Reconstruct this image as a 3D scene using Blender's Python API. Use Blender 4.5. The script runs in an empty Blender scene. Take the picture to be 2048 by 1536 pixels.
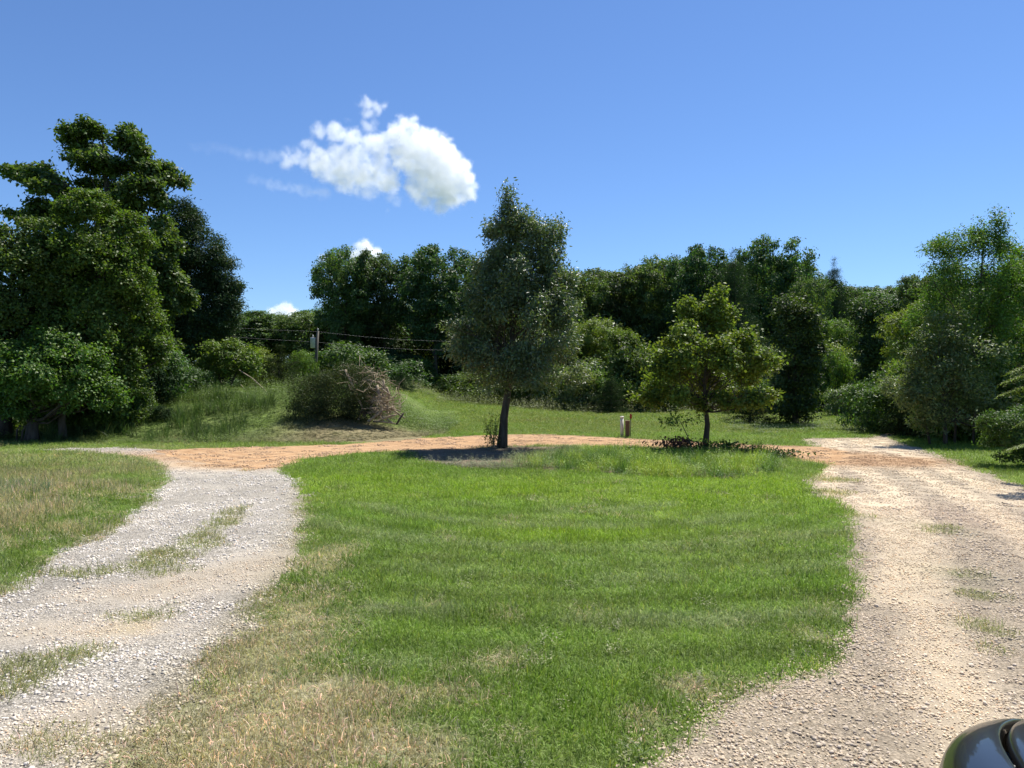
import bpy, math, random
import numpy as np
from mathutils import Vector
from mathutils.geometry import delaunay_2d_cdt

# ------------------------------------------------------------------ camera, sky, sun, exposure
S = bpy.context.scene
COL = S.collection
F, CXP, CYP, H = 1450.0, 1024.0, 768.0, 1.9        # focal length (px of the 2048 photo), centre, eye height
cam = bpy.data.objects.new('camera', bpy.data.cameras.new('camera')); COL.objects.link(cam)
cam.location = (0, 0, H); cam.rotation_euler = (math.radians(90), 0, 0)
cam.data.sensor_width = 36; cam.data.lens = 36 * F / 2048
cam.data.clip_start = 0.05; cam.data.clip_end = 9000
S.camera = cam
SUN_EL, SUN_AZ = 61.0, 38.0                         # degrees; azimuth clockwise from +Y (straight ahead)
w = bpy.data.worlds.new('World'); S.world = w; w.use_nodes = True
nt = w.node_tree; nt.nodes.clear()
sky = nt.nodes.new('ShaderNodeTexSky'); sky.sky_type = 'NISHITA'; sky.sun_disc = False
sky.sun_elevation = math.radians(SUN_EL); sky.sun_rotation = math.radians(SUN_AZ)
sky.altitude = 200; sky.air_density = 1.0; sky.dust_density = 0.1; sky.ozone_density = 3.2
bg = nt.nodes.new('ShaderNodeBackground'); bg.inputs['Strength'].default_value = 0.073
out = nt.nodes.new('ShaderNodeOutputWorld')
tn = nt.nodes.new('ShaderNodeMix'); tn.data_type = 'RGBA'; tn.blend_type = 'MULTIPLY'; tn.inputs[0].default_value = 1; tn.inputs[7].default_value = (.71, .88, 1.12, 1)
nt.links.new(sky.outputs[0], tn.inputs[6]); nt.links.new(tn.outputs[2], bg.inputs[0]); nt.links.new(bg.outputs[0], out.inputs[0])
sl = bpy.data.lights.new('sun', 'SUN'); sl.energy = 4.6; sl.angle = math.radians(0.53); sl.color = (1.0, 0.955, 0.88)
sun = bpy.data.objects.new('sun', sl); COL.objects.link(sun)
el, az = math.radians(SUN_EL), math.radians(SUN_AZ)
SD = Vector((math.sin(az) * math.cos(el), math.cos(az) * math.cos(el), math.sin(el)))
sun.rotation_euler = SD.to_track_quat('Z', 'Y').to_euler(); sun.location = SD * 60
S.view_settings.view_transform = 'Standard'; S.view_settings.look = 'None'
S.view_settings.exposure = 0.85; S.view_settings.gamma = 1; S.view_settings.use_curve_mapping = False
S.render.engine = 'CYCLES'
cy = S.cycles
cy.max_bounces = 14; cy.diffuse_bounces = 3; cy.glossy_bounces = 3; cy.transmission_bounces = 4
cy.volume_bounces = 14; cy.transparent_max_bounces = 8; cy.use_denoising = True; cy.denoiser = 'OPENIMAGEDENOISE'; cy.denoising_input_passes = 'RGB_ALBEDO_NORMAL'; cy.denoising_prefilter = 'ACCURATE'
cy.caustics_reflective = False; cy.caustics_refractive = False
cy.volume_step_rate = 1.0; cy.volume_max_steps = 256; cy.sample_clamp_indirect = 6

# ------------------------------------------------------------------ helpers
RNG = np.random.default_rng(7)
def ss(a, b, x):
    t = np.clip((np.asarray(x, float) - a) / (b - a), 0, 1); return t * t * (3 - 2 * t)
def _h(ix, iy, s):
    n = (ix.astype(np.int64) * 374761393 + iy.astype(np.int64) * 668265263 + s * 1274126177) & 0xffffffff
    n = ((n ^ (n >> 13)) * 1274126177) & 0xffffffff
    return ((n ^ (n >> 16)) & 0xffff) / 65535.0
def vn(x, y, sc=1.0, seed=0):
    x = np.asarray(x, float) / sc; y = np.asarray(y, float) / sc
    ix, iy = np.floor(x), np.floor(y); fx, fy = x - ix, y - iy
    fx = fx * fx * (3 - 2 * fx); fy = fy * fy * (3 - 2 * fy)
    a, b, c, d = _h(ix, iy, seed), _h(ix + 1, iy, seed), _h(ix, iy + 1, seed), _h(ix + 1, iy + 1, seed)
    return (a * (1 - fx) + b * fx) * (1 - fy) + (c * (1 - fx) + d * fx) * fy
def fbm(x, y, sc=1.0, seed=0, o=4):
    r, a, t = 0, 1, 0
    for i in range(o):
        r = r + a * vn(x, y, sc, seed + i * 17); t += a; a *= .5; sc *= .5
    return r / t
def gp(px, py):
    """where the flat loop's ground lies for a spot measured in the photograph"""
    Y = H * F / (py - CYP); return ((px - CXP) * Y / F, Y)
def X_(px, Y): return (px - CXP) * Y / F
def Z_(py, Y): return H - (py - CYP) * Y / F

def height(x, y):
    x = np.asarray(x, float); y = np.asarray(y, float)
    bank = 1.45 * ss(23.7, 33.0, y + 1.2 * (fbm(x, y, 3, 5) - .5)) * ss(-3.0, -6.8, x) * ss(-18.5, -14.5, x + .15 * (y - 26))
    bank = bank * (0.9 + .22 * fbm(x, y, 2.2, 11))
    fieldz = (0.85 * ss(6, -8, x)) * ss(27.5, 48, y)
    z = np.maximum(bank, fieldz)
    z = z + 2.3 * ss(50, 95, y) + 7.0 * ss(60, 150, y) * ss(8, 55, x) + 6 * ss(95, 260, y)
    z = z + .12 * (fbm(x, y, 5, 21) - .5) * ss(28, 34, y)
    return z

def mesh(name, v, f, mat=None, smooth=False, cols=None, attrs=None):
    me = bpy.data.meshes.new(name)
    v = np.asarray(v, np.float32); f = np.asarray(f, np.int32)
    me.vertices.add(len(v)); me.vertices.foreach_set('co', v.ravel())
    k = f.shape[1]
    me.loops.add(f.size); me.loops.foreach_set('vertex_index', f.ravel())
    me.polygons.add(len(f)); me.polygons.foreach_set('loop_start', np.arange(0, f.size, k, dtype=np.int32))
    me.update(calc_edges=True)
    if smooth: me.polygons.foreach_set('use_smooth', np.ones(len(f), bool))
    if cols is not None:
        a = me.attributes.new('tint', 'FLOAT_COLOR', 'POINT')
        c = np.ones((len(v), 4), np.float32); c[:, :3] = cols; a.data.foreach_set('color', c.ravel())
    for k2, arr in (attrs or {}).items():
        a = me.attributes.new(k2, 'FLOAT', 'POINT'); a.data.foreach_set('value', np.asarray(arr, np.float32))
    if mat: me.materials.append(mat)
    return me
def tag(o, label=None, cat=None, group=None, kind=None):
    if label: o['label'] = label
    if cat: o['category'] = cat
    if group: o['group'] = group
    if kind: o['kind'] = kind
    return o
def obj(name, me, parent=None, loc=(0, 0, 0), link=True):
    o = bpy.data.objects.new(name, me)
    if link: COL.objects.link(o)
    o.location = loc
    if parent: o.parent = parent
    return o
def empty(name, loc=(0, 0, 0), rz=0):
    o = bpy.data.objects.new(name, None); COL.objects.link(o); o.location = loc; o.rotation_euler = (0, 0, rz)
    o.empty_display_size = .2
    return o

class MB:
    """collects tubes, boxes, lathes into one mesh"""
    def __init__(s): s.v = []; s.f = []; s.n = 0
    def add(s, v, f):
        v = np.asarray(v, float); s.v.append(v)
        for q in f: s.f.append([i + s.n for i in q])
        s.n += len(v)
    def tube(s, pts, rad, n=7, cap=True):
        pts = np.asarray(pts, float); rad = np.broadcast_to(np.asarray(rad, float), (len(pts),))
        t = np.gradient(pts, axis=0); t /= np.linalg.norm(t, axis=1)[:, None] + 1e-9
        ref = np.array([1., 0, 0]) if abs(t[0][0]) < .8 else np.array([0., 1, 0])
        a = np.cross(t, ref); a /= np.linalg.norm(a, axis=1)[:, None] + 1e-9
        b = np.cross(t, a); th = np.linspace(0, 2 * np.pi, n, endpoint=False)
        ring = (a[:, None] * np.cos(th)[None, :, None] + b[:, None] * np.sin(th)[None, :, None]) * rad[:, None, None] + pts[:, None]
        v = ring.reshape(-1, 3); f = []
        for i in range(len(pts) - 1):
            for j in range(n):
                k = (j + 1) % n
                f.append([i * n + j, i * n + k, (i + 1) * n + k, (i + 1) * n + j])
        if cap:
            f.append(list(range(n))[::-1]); f.append([(len(pts) - 1) * n + j for j in range(n)])
        s.add(v, f)
    def box(s, c, h, rz=0):
        v = np.array([[x, y, z] for x in (-1, 1) for y in (-1, 1) for z in (-1, 1)], float) * np.array(h)
        ca, sa = math.cos(rz), math.sin(rz)
        v = np.stack([v[:, 0] * ca - v[:, 1] * sa, v[:, 0] * sa + v[:, 1] * ca, v[:, 2]], 1) + np.array(c)
        s.add(v, [[0, 1, 3, 2], [4, 6, 7, 5], [0, 4, 5, 1], [2, 3, 7, 6], [0, 2, 6, 4], [1, 5, 7, 3]])
    def build(s, name, mat, parent=None, smooth=True, loc=(0, 0, 0), link=True):
        me = bpy.data.meshes.new(name); me.from_pydata(np.concatenate(s.v).tolist(), [], s.f)
        if mat: me.materials.append(mat)
        if smooth: me.polygons.foreach_set('use_smooth', np.ones(len(me.polygons), bool))
        me.update()
        return obj(name, me, parent, loc, link)

# ------------------------------------------------------------------ materials
def newmat(name):
    m = bpy.data.materials.new(name); m.use_nodes = True; t = m.node_tree; t.nodes.clear()
    o = t.nodes.new('ShaderNodeOutputMaterial'); return m, t, o
def N(t, typ, **kw):
    n = t.nodes.new(typ)
    for k, v in kw.items():
        if k in n.inputs: n.inputs[k].default_value = v
        else: setattr(n, k, v)
    return n
def mixc(t, fac, a, b, mode='MIX'):
    n = t.nodes.new('ShaderNodeMix'); n.data_type = 'RGBA'; n.blend_type = mode
    for k, v in ((0, fac), (6, a), (7, b)):
        if isinstance(v, bpy.types.NodeSocket): t.links.new(v, n.inputs[k])
        elif k == 0: n.inputs[0].default_value = v
        else: n.inputs[k].default_value = (*v, 1)
    return n.outputs[2]
def math_(t, op, a, b=0.0, c=0.0):
    n = t.nodes.new('ShaderNodeMath'); n.operation = op
    for i, v in enumerate((a, b, c)):
        if isinstance(v, bpy.types.NodeSocket): t.links.new(v, n.inputs[i])
        else: n.inputs[i].default_value = v
    return n.outputs[0]
def ramp(t, fac, stops):
    n = t.nodes.new('ShaderNodeValToRGB'); e = n.color_ramp.elements
    while len(e) < len(stops): e.new(.5)
    for k, (p, c) in enumerate(stops): e[k].position = p; e[k].color = (*c, 1) if len(c) == 3 else c
    t.links.new(fac, n.inputs[0]); return n.outputs[0]
def wpos(t): return t.nodes.new('ShaderNodeNewGeometry').outputs['Position']
def noise(t, vec, scale, detail=3, rough=.55):
    n = N(t, 'ShaderNodeTexNoise', Scale=scale, Detail=detail, Roughness=rough)
    if vec: t.links.new(vec, n.inputs['Vector'])
    return n.outputs['Fac']

def leaf_mat(name, col, trans=.38, gloss=.10, rough=.38, src='GEOMETRY', tcol=None, huevar=.25):
    m, t, o = newmat(name)
    at = N(t, 'ShaderNodeAttribute', attribute_name='tint', attribute_type=src)
    if src == 'GEOMETRY':
        base = mixc(t, 1.0, col, at.outputs['Color'], 'MULTIPLY')
        oi = t.nodes.new('ShaderNodeObjectInfo')
        hs = N(t, 'ShaderNodeHueSaturation')
        t.links.new(math_(t, 'MULTIPLY_ADD', oi.outputs['Random'], .05 * huevar * 4, .5 - .025 * huevar * 4), hs.inputs['Hue'])
        t.links.new(math_(t, 'MULTIPLY_ADD', oi.outputs['Random'], -.5 * huevar, 1 + .25 * huevar), hs.inputs['Value'])
        t.links.new(base, hs.inputs['Color']); base = hs.outputs[0]
    else:
        g = N(t, 'ShaderNodeAttribute', attribute_name='tint', attribute_type='GEOMETRY')
        base = mixc(t, 1.0, at.outputs['Color'], g.outputs['Color'], 'MULTIPLY')
    d = N(t, 'ShaderNodeBsdfDiffuse'); t.links.new(base, d.inputs[0])
    tr = N(t, 'ShaderNodeBsdfTranslucent')
    t.links.new(mixc(t, 1.0, base, tcol or (1.35, 1.45, .55), 'MULTIPLY'), tr.inputs[0])
    mx = N(t, 'ShaderNodeMixShader', Fac=trans) if False else t.nodes.new('ShaderNodeMixShader')
    mx.inputs[0].default_value = trans
    t.links.new(d.outputs[0], mx.inputs[1]); t.links.new(tr.outputs[0], mx.inputs[2])
    gl = t.nodes.new('ShaderNodeBsdfGlossy'); gl.inputs['Roughness'].default_value = rough + .12
    gl.inputs['Color'].default_value = (1, 1, 1, 1)
    lw = N(t, 'ShaderNodeLayerWeight', Blend=.25)
    fac = math_(t, 'MULTIPLY_ADD', lw.outputs['Facing'], gloss * .5, gloss * .12)
    m2 = t.nodes.new('ShaderNodeMixShader'); t.links.new(fac, m2.inputs[0])
    t.links.new(mx.outputs[0], m2.inputs[1]); t.links.new(gl.outputs[0], m2.inputs[2])
    t.links.new(m2.outputs[0], o.inputs[0]); return m

def simple(name, c1, c2=None, scale=8, rough=.8, bump=.3, metal=0, stretch=None, spec=.3, coat=0):
    m, t, o = newmat(name); p = t.nodes.new('ShaderNodeBsdfPrincipled')
    p.inputs['Roughness'].default_value = rough; p.inputs['Metallic'].default_value = metal
    p.inputs['Specular IOR Level'].default_value = spec; p.inputs['Coat Weight'].default_value = coat
    p.inputs['Coat Roughness'].default_value = .03
    tc = t.nodes.new('ShaderNodeTexCoord'); vec = tc.outputs['Object']
    if stretch:
        mp = t.nodes.new('ShaderNodeMapping'); mp.inputs['Scale'].default_value = stretch
        t.links.new(vec, mp.inputs[0]); vec = mp.outputs[0]
    n = noise(t, vec, scale, 5, .6)
    c = mixc(t, ramp(t, n, [(.3, (0, 0, 0)), (.7, (1, 1, 1))]), c1, c2 or c1)
    t.links.new(c, p.inputs['Base Color'])
    if bump:
        b = N(t, 'ShaderNodeBump', Strength=bump, Distance=.02); t.links.new(n, b.inputs['Height']); t.links.new(b.outputs[0], p.inputs['Normal'])
    t.links.new(p.outputs[0], o.inputs[0]); return m

BARK = simple('bark', (.035, .028, .022), (.11, .09, .07), 9, .95, .8, stretch=(1, 1, .25))
BARK_GREY = simple('grey_bark', (.07, .06, .05), (.2, .18, .155), 9, .95, .8, stretch=(1, 1, .25))
DEADWOOD = simple('dead_wood', (.16, .12, .085), (.52, .42, .29), 6, .9, .5)
POLEWOOD = simple('pole_wood', (.07, .062, .052), (.15, .135, .11), 6, .9, .4, stretch=(1, 1, .1))
L_OAK = leaf_mat('oak_leaves', (.066, .120, .028))
L_OAKFAR = leaf_mat('hazy_oak_leaves', (.080, .138, .042)); L_OAKFARD = leaf_mat('hazy_dark_oak_leaves', (.058, .104, .036))  # greens paler and bluer, painting distance haze into the far leaves
L_OAKDARK = leaf_mat('dark_oak_leaves', (.042, .080, .024))
L_VINE = leaf_mat('vine_leaves', (.084, .136, .026), gloss=.08)
L_WILLOW = leaf_mat('narrow_leaves', (.105, .145, .060), gloss=.28, rough=.35, trans=.33)
L_MAPLE = leaf_mat('maple_leaves', (.100, .170, .032), gloss=.10)
L_CEDAR = leaf_mat('cedar_foliage', (.030, .052, .020), gloss=.02, trans=.15)
L_PINE = leaf_mat('pine_needles', (.042, .074, .032), gloss=.05, trans=.15)
L_LIGHT = leaf_mat('light_leaves', (.110, .175, .032), gloss=.10)
L_GREY = leaf_mat('grey_green_leaves', (.120, .175, .060), gloss=.18, rough=.4)
L_BRUSH = leaf_mat('wilted_leaves', (.060, .082, .036), gloss=.04, trans=.2)
L_RED = leaf_mat('reddish_leaves', (.12, .065, .045), gloss=.1)
GRASS = leaf_mat('grass_blades', (1, 1, 1), src='INSTANCER', trans=.42, gloss=.09, rough=.45, tcol=(1.05, 1.12, .75))

def stone_mat(name):
    m, t, o = newmat(name); p = t.nodes.new('ShaderNodeBsdfPrincipled'); p.inputs['Roughness'].default_value = .85
    p.inputs['Specular IOR Level'].default_value = .25
    at = N(t, 'ShaderNodeAttribute', attribute_name='tint', attribute_type='INSTANCER')
    g = N(t, 'ShaderNodeAttribute', attribute_name='tint', attribute_type='GEOMETRY')
    t.links.new(mixc(t, 1.0, at.outputs['Color'], g.outputs['Color'], 'MULTIPLY'), p.inputs['Base Color'])
    t.links.new(p.outputs[0], o.inputs[0]); return m
STONE = stone_mat('limestone')

def ground_mat():
    m, t, o = newmat('ground_soil_and_thatch'); p = t.nodes.new('ShaderNodeBsdfPrincipled')
    p.inputs['Roughness'].default_value = .95; p.inputs['Specular IOR Level'].default_value = .1
    at = N(t, 'ShaderNodeAttribute', attribute_name='tint')
    v = wpos(t); n1 = noise(t, v, 30, 5, .7); n2 = noise(t, v, 2.2, 4, .6)
    k = ramp(t, n1, [(.28, (.35, .35, .35)), (.72, (1.5, 1.5, 1.5))])
    k2 = ramp(t, n2, [(.3, (.75, .78, .75)), (.7, (1.2, 1.18, 1.2))])
    c = mixc(t, 1.0, mixc(t, 1.0, at.outputs['Color'], k, 'MULTIPLY'), k2, 'MULTIPLY')
    t.links.new(c, p.inputs['Base Color'])
    b = N(t, 'ShaderNodeBump', Strength=.7, Distance=.03); t.links.new(n1, b.inputs['Height']); t.links.new(b.outputs[0], p.inputs['Normal'])
    t.links.new(p.outputs[0], o.inputs[0]); return m
def gravel_mat(name, scale=55, dark=.42, bump=1.0):
    """tint attribute = colour of the stones here; 'fine' attribute = share of fine packed dust"""
    m, t, o = newmat(name); p = t.nodes.new('ShaderNodeBsdfPrincipled')
    p.inputs['Roughness'].default_value = .92; p.inputs['Specular IOR Level'].default_value = .15
    at = N(t, 'ShaderNodeAttribute', attribute_name='tint'); fi = N(t, 'ShaderNodeAttribute', attribute_name='fine')
    v = wpos(t)
    vo = N(t, 'ShaderNodeTexVoronoi', Scale=scale); t.links.new(v, vo.inputs['Vector'])
    sep = t.nodes.new('ShaderNodeSeparateColor'); t.links.new(vo.outputs['Color'], sep.inputs[0])
    st = ramp(t, sep.outputs[0], [(0, (dark, dark, dark)), (.55, (.95, .95, .95)), (1, (1.25, 1.22, 1.18))])
    edge = ramp(t, vo.outputs['Distance'], [(.30, (1, 1, 1)), (.75, (.35, .33, .3))])
    g = mixc(t, 1.0, st, edge, 'MULTIPLY')
    n2 = noise(t, v, 9, 5, .65); nb = noise(t, v, 120, 3, .6)
    fine = mixc(t, nb, (.86, .86, .86), (1.12, 1.12, 1.12))
    ff = math_(t, 'ADD', fi.outputs['Fac'], math_(t, 'MULTIPLY_ADD', n2, .9, -.45)); ff = math_(t, 'MULTIPLY', ff, 1.3)
    n_ = t.nodes[-1]; cl = t.nodes.new('ShaderNodeClamp'); t.links.new(ff, cl.inputs[0])
    k = mixc(t, cl.outputs[0], g, fine)
    big = ramp(t, noise(t, v, 1.7, 4, .6), [(.3, (.86, .86, .87)), (.7, (1.1, 1.09, 1.07))])
    c = mixc(t, 1.0, mixc(t, 1.0, at.outputs['Color'], k, 'MULTIPLY'), big, 'MULTIPLY')
    t.links.new(c, p.inputs['Base Color'])
    hgt = mixc(t, cl.outputs[0], math_invert(t, vo.outputs['Distance']), nb)
    b = N(t, 'ShaderNodeBump', Strength=bump, Distance=.012); t.links.new(hgt, b.inputs['Height']); t.links.new(b.outputs[0], p.inputs['Normal'])
    t.links.new(p.outputs[0], o.inputs[0]); return m
def math_invert(t, s): return math_(t, 'SUBTRACT', 1.0, s)
M_GROUND = ground_mat(); M_GRAVEL_R = gravel_mat('tan_gravel', 50); M_GRAVEL_L = gravel_mat('grey_white_gravel', 60, .38)
M_CLAY = gravel_mat('orange_clay_gravel', 38, .5, 1.0)

# ------------------------------------------------------------------ zones of the ground (outlines of lanes in metres)
def poly(px, pre=(), post=()): return np.array(list(pre) + [gp(*p) for p in px] + list(post))
LEFT_P = poly([(40, 900.5), (150, 896), (260, 896), (340, 900), (430, 912), (560, 937), (598, 968), (622, 1010), (612, 1060),
               (600, 1110), (572, 1170), (520, 1235), (480, 1300), (420, 1360), (345, 1430), (250, 1536)],
              post=[(-1.75, 2.0), (-1.7, -6), (-5.4, -6), (-5.0, 3), *[gp(*p) for p in
                    [(0, 1178), (60, 1148), (120, 1100), (205, 1062), (250, 1035), (292, 1000), (332, 962), (322, 936), (288, 919), (225, 909), (140, 903)]]])
CLAY_P = poly([(300, 902), (400, 897), (500, 895), (600, 892), (690, 888.5), (760, 884), (850, 877), (950, 871.5), (1050, 869), (1150, 871.5), (1300, 879.5),
               (1450, 888), (1600, 893), (1655, 896), (1685, 903), (1700, 912), (1690, 922), (1668, 930), (1640, 928), (1600, 920), (1550, 911), (1480, 905), (1380, 899), (1280, 895), (1180, 892),
               (1060, 891), (1000, 893), (920, 897), (830, 901), (740, 906), (660, 913), (605, 921), (560, 937), (500, 940), (420, 928), (340, 915)])
RIGHT_P = poly([(1600, 878), (1690, 876), (1735, 876.3), (1765, 868), (1800, 861), (1840, 857), (1900, 856), (1900, 864), (1835, 866), (1795, 872), (1790, 880), (1800, 885), (1850, 899), (1905, 920), (1965, 944), (2048, 974),
                (2200, 1030), (2500, 1150)], post=[(9.0, 4), (9.5, -6), (.2, -6), (.35, 2.2),
                *[gp(*p) for p in [(1290, 1536), (1340, 1480), (1395, 1438), (1450, 1405), (1530, 1375), (1640, 1340), (1690, 1290), (1702, 1200), (1697, 1120), (1702, 1060),
                                   (1688, 1012), (1628, 990), (1612, 962), (1640, 945), (1652, 925), (1640, 900), (1610, 886)]]])
def sdist(x, y, P):
    """signed distance to a closed outline, positive inside"""
    x = np.asarray(x, float).ravel(); y = np.asarray(y, float).ravel()
    d = np.full(x.shape, 1e9); ins = np.zeros(x.shape, bool)
    for i in range(len(P)):
        ax, ay = P[i]; bx, by = P[(i + 1) % len(P)]
        ex, ey = bx - ax, by - ay
        t = np.clip(((x - ax) * ex + (y - ay) * ey) / (ex * ex + ey * ey + 1e-12), 0, 1)
        d = np.minimum(d, (x - ax - t * ex) ** 2 + (y - ay - t * ey) ** 2)
        c = ((ay > y) != (by > y)) & (x < (bx - ax) * (y - ay) / (by - ay + 1e-12) + ax)
        ins ^= c
    d = np.sqrt(d); return np.where(ins, d, -d)
def blobs(x, y, lst):
    r = 0
    for px, py, rx, ry in lst:
        cx, cyy = gp(px, py); r = r + np.exp(-(((x - cx) / rx) ** 2 + ((y - cyy) / ry) ** 2))
    return r
BED_P = poly([(800, 902), (900, 897), (1010, 893), (1180, 892.5), (1380, 899.5), (1480, 905), (1555, 914), (1560, 930), (1530, 948), (1450, 958), (1330, 955), (1180, 945), (1050, 940), (930, 937), (840, 925)])
def dryness(x, y):
    """0 lush .. 1 straw"""
    d = blobs(x, y, [(640, 1120, .35, 1.1), (600, 1220, .45, .8), (560, 1330, .5, .7), (520, 1450, .6, .6), (480, 1530, .7, .5), (640, 1500, .45, .35), (600, 1400, .4, .4), (760, 1500, .3, .25), (960, 1330, .3, .2), (900, 1390, .2, .15), (1010, 1235, .15, .2),
                     (760, 1400, .2, .15), (1380, 1380, .3, .2), (1300, 1440, .2, .15), (1560, 1370, .3, .1)])
    d = d * .68 + .22 * ss(4.6, 3.4, y) * ss(.3, -1.0, x)
    left = (x < -4.4 - .0 * y)
    dl = blobs(x, y, [(60, 980, 2.6, 4.0), (150, 925, 4, 4.5), (0, 1060, 1.5, 1.5), (0, 1000, 2, 3)]) * .26
    d = np.where(left & (x < -5), dl + .12, d)
    n = fbm(x, y, .7, 3)
    n2 = fbm(x, y, .22, 33)
    return np.clip(d * (.1 + .9 * n + .9 * n2) + .7 * (n - .52), 0, 1)
LUSH, MID, STRAW = np.array([.155, .265, .026]), np.array([.205, .280, .055]), np.array([.41, .375, .225])
def zone(x, y):
    """inside lanes / bed / bank masks"""
    e = .16 * (fbm(x, y, .5, 40) - .5)
    lane = np.maximum(np.maximum(sdist(x, y, LEFT_P), sdist(x, y, RIGHT_P)), sdist(x, y, CLAY_P)) + e
    bed = sdist(x, y, BED_P)
    z = height(x, y)
    bank = (y > 23.4) & (x < -3.1) & (x > -21) & (y < 40)
    return lane, bed, bank
def grass_col(x, y):
    x = np.asarray(x, float); y = np.asarray(y, float)
    d = dryness(x, y)[:, None]
    n = fbm(x, y, 1.3, 61)[:, None]
    g = LUSH * (1 - n) * 1.0 + MID * n
    # lighter arcs where the mower turned, following the loop
    r = np.hypot(x - 1.0, y - 13.5); st = (.5 + .5 * np.sin(r * 2 * np.pi / .62 + 1.5 * fbm(x, y, 2.0, 9)))[:, None]
    inlawn = ((y < 11.5) & (y > 4.8))[:, None]
    g = np.where(inlawn, g * (.78 + .4 * st) + .012 * st, g)
    g = g * np.where((y[:, None] > 10) & (y[:, None] < 15), 1.12, 1.0)
    lime = np.clip(blobs(x, y, [(1330, 985, 2.6, 2.2), (1150, 1070, 1.3, .6), (1000, 985, 2.0, 1.2), (1500, 975, 1.5, 1.5), (700, 960, 1.5, 2.0)]) * (.3 + 1.1 * n[:, 0]), 0, 1)[:, None]
    g = g * (1 - .8 * lime) + np.array([.24, .36, .022]) * .8 * lime
    pale = (ss(.72, .95, .5 + .5 * np.sin(r * 2 * np.pi / 1.24 + 1.2 * fbm(x, y, 2.5, 19))) * ss(.34, .55, fbm(x, y, 1.0, 29)))[:, None] * inlawn
    g = g * (1 - .6 * pale) + np.array([.30, .35, .17]) * .6 * pale
    c = g * (1 - d) + STRAW * (.6 + .6 * n) * d
    return c
def ground_col(x, y):
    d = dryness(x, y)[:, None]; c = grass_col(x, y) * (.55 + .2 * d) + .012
    _, bed, bank = zone(x, y)
    c = np.where((bed > 0)[:, None], np.array([.20, .15, .10]), c)
    fld = ss(27, 31, y)[:, None] * (~bank)[:, None]
    c = c * (1 - fld) + np.array([.10, .155, .022]) * fld
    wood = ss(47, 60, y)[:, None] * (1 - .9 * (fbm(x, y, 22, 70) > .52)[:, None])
    tan = (ss(-9.5, -6.5, x) * ss(-2.6, -3.2, x) * ss(23, 24, y) * ss(28.6, 27, y) * .8)[:, None]; c = c * (1 - tan) + np.array([.26, .205, .125]) * tan
    dirt = np.clip(blobs(x, y, [(250, 885, 2.2, .7), (380, 880, 1.5, .8), (330, 886, 2.5, .5)]) * (.3 + 1.2 * fbm(x, y, .8, 66)), 0, 1)[:, None]
    c = c * (1 - dirt) + np.array([.13, .085, .05]) * dirt
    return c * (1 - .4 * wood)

# terrain
def axis(lo, hi, step, far, g=1.14):
    a = list(np.arange(lo, hi + 1e-6, step)); s = step
    while a[-1] < far[1]: s *= g; a.append(a[-1] + s)
    s = step; b = [lo]
    while b[-1] > far[0]: s *= g; b.append(b[-1] - s)
    return np.array(b[:0:-1] + a)
xs = axis(-17, 17, .22, (-2500, 2500)); ys = axis(2, 36, .22, (-600, 4000))
gx, gy = np.meshgrid(xs, ys); fx, fy = gx.ravel(), gy.ravel(); gz = height(fx, fy)
nx, ny = len(xs), len(ys)
ii = (np.arange(ny - 1)[:, None] * nx + np.arange(nx - 1)[None]).ravel()
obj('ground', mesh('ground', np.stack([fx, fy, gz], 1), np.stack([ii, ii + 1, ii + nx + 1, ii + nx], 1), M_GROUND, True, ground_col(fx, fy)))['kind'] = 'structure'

def sheet(name, P, lift, mat, colf, step=.2, amp=.12):
    b = []
    for i in range(len(P)):
        a, c = P[i], P[(i + 1) % len(P)]; L = np.hypot(*(c - a)); n = max(1, int(L / .12))
        nrm = np.array([-(c - a)[1], (c - a)[0]]) / (L + 1e-9)
        for k in range(n):
            q = a + (c - a) * k / n
            j = (float(fbm(q[0], q[1], .45, 33)) - .5) * 2 * amp
            b.append(q + nrm * j)
    b = np.array(b)
    X, Y = np.meshgrid(np.arange(b[:, 0].min(), b[:, 0].max(), step), np.arange(b[:, 1].min(), b[:, 1].max(), step))
    X = X.ravel() + RNG.uniform(-.04, .04, X.size); Y = Y.ravel() + RNG.uniform(-.04, .04, Y.size)
    k = sdist(X, Y, b) > .06; X, Y = X[k], Y[k]
    pts = [Vector(p) for p in b.tolist()] + [Vector(p) for p in np.stack([X, Y], 1).tolist()]
    n = len(b); r = delaunay_2d_cdt(pts, [(i, (i + 1) % n) for i in range(n)], [], 1, 1e-5)
    v = np.array([tuple(p) for p in r[0]]); f = np.array([q for q in r[2] if len(q) == 3])
    c = v[f].mean(1); f = f[sdist(c[:, 0], c[:, 1], b) > 0]
    a, bb, cc = v[f[:, 0]], v[f[:, 1]], v[f[:, 2]]
    area = (bb[:, 0] - a[:, 0]) * (cc[:, 1] - a[:, 1]) - (bb[:, 1] - a[:, 1]) * (cc[:, 0] - a[:, 0])
    f = np.where((area < 0)[:, None], f[:, ::-1], f)
    col, fine = colf(v[:, 0], v[:, 1]); col = col * ((.76 + .18 * ss(6, 13, v[:, 1])) if 'gravel' in name else 1 + 0 * v[:, 0])[:, None]  # near gravel sheets darkened in colour for the shade between loose stones
    z = height(v[:, 0], v[:, 1]) + lift
    o = obj(name, mesh(name, np.column_stack([v, z]), f, mat, True, col, {'fine': fine})); o['kind'] = 'structure'
    return o
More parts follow.
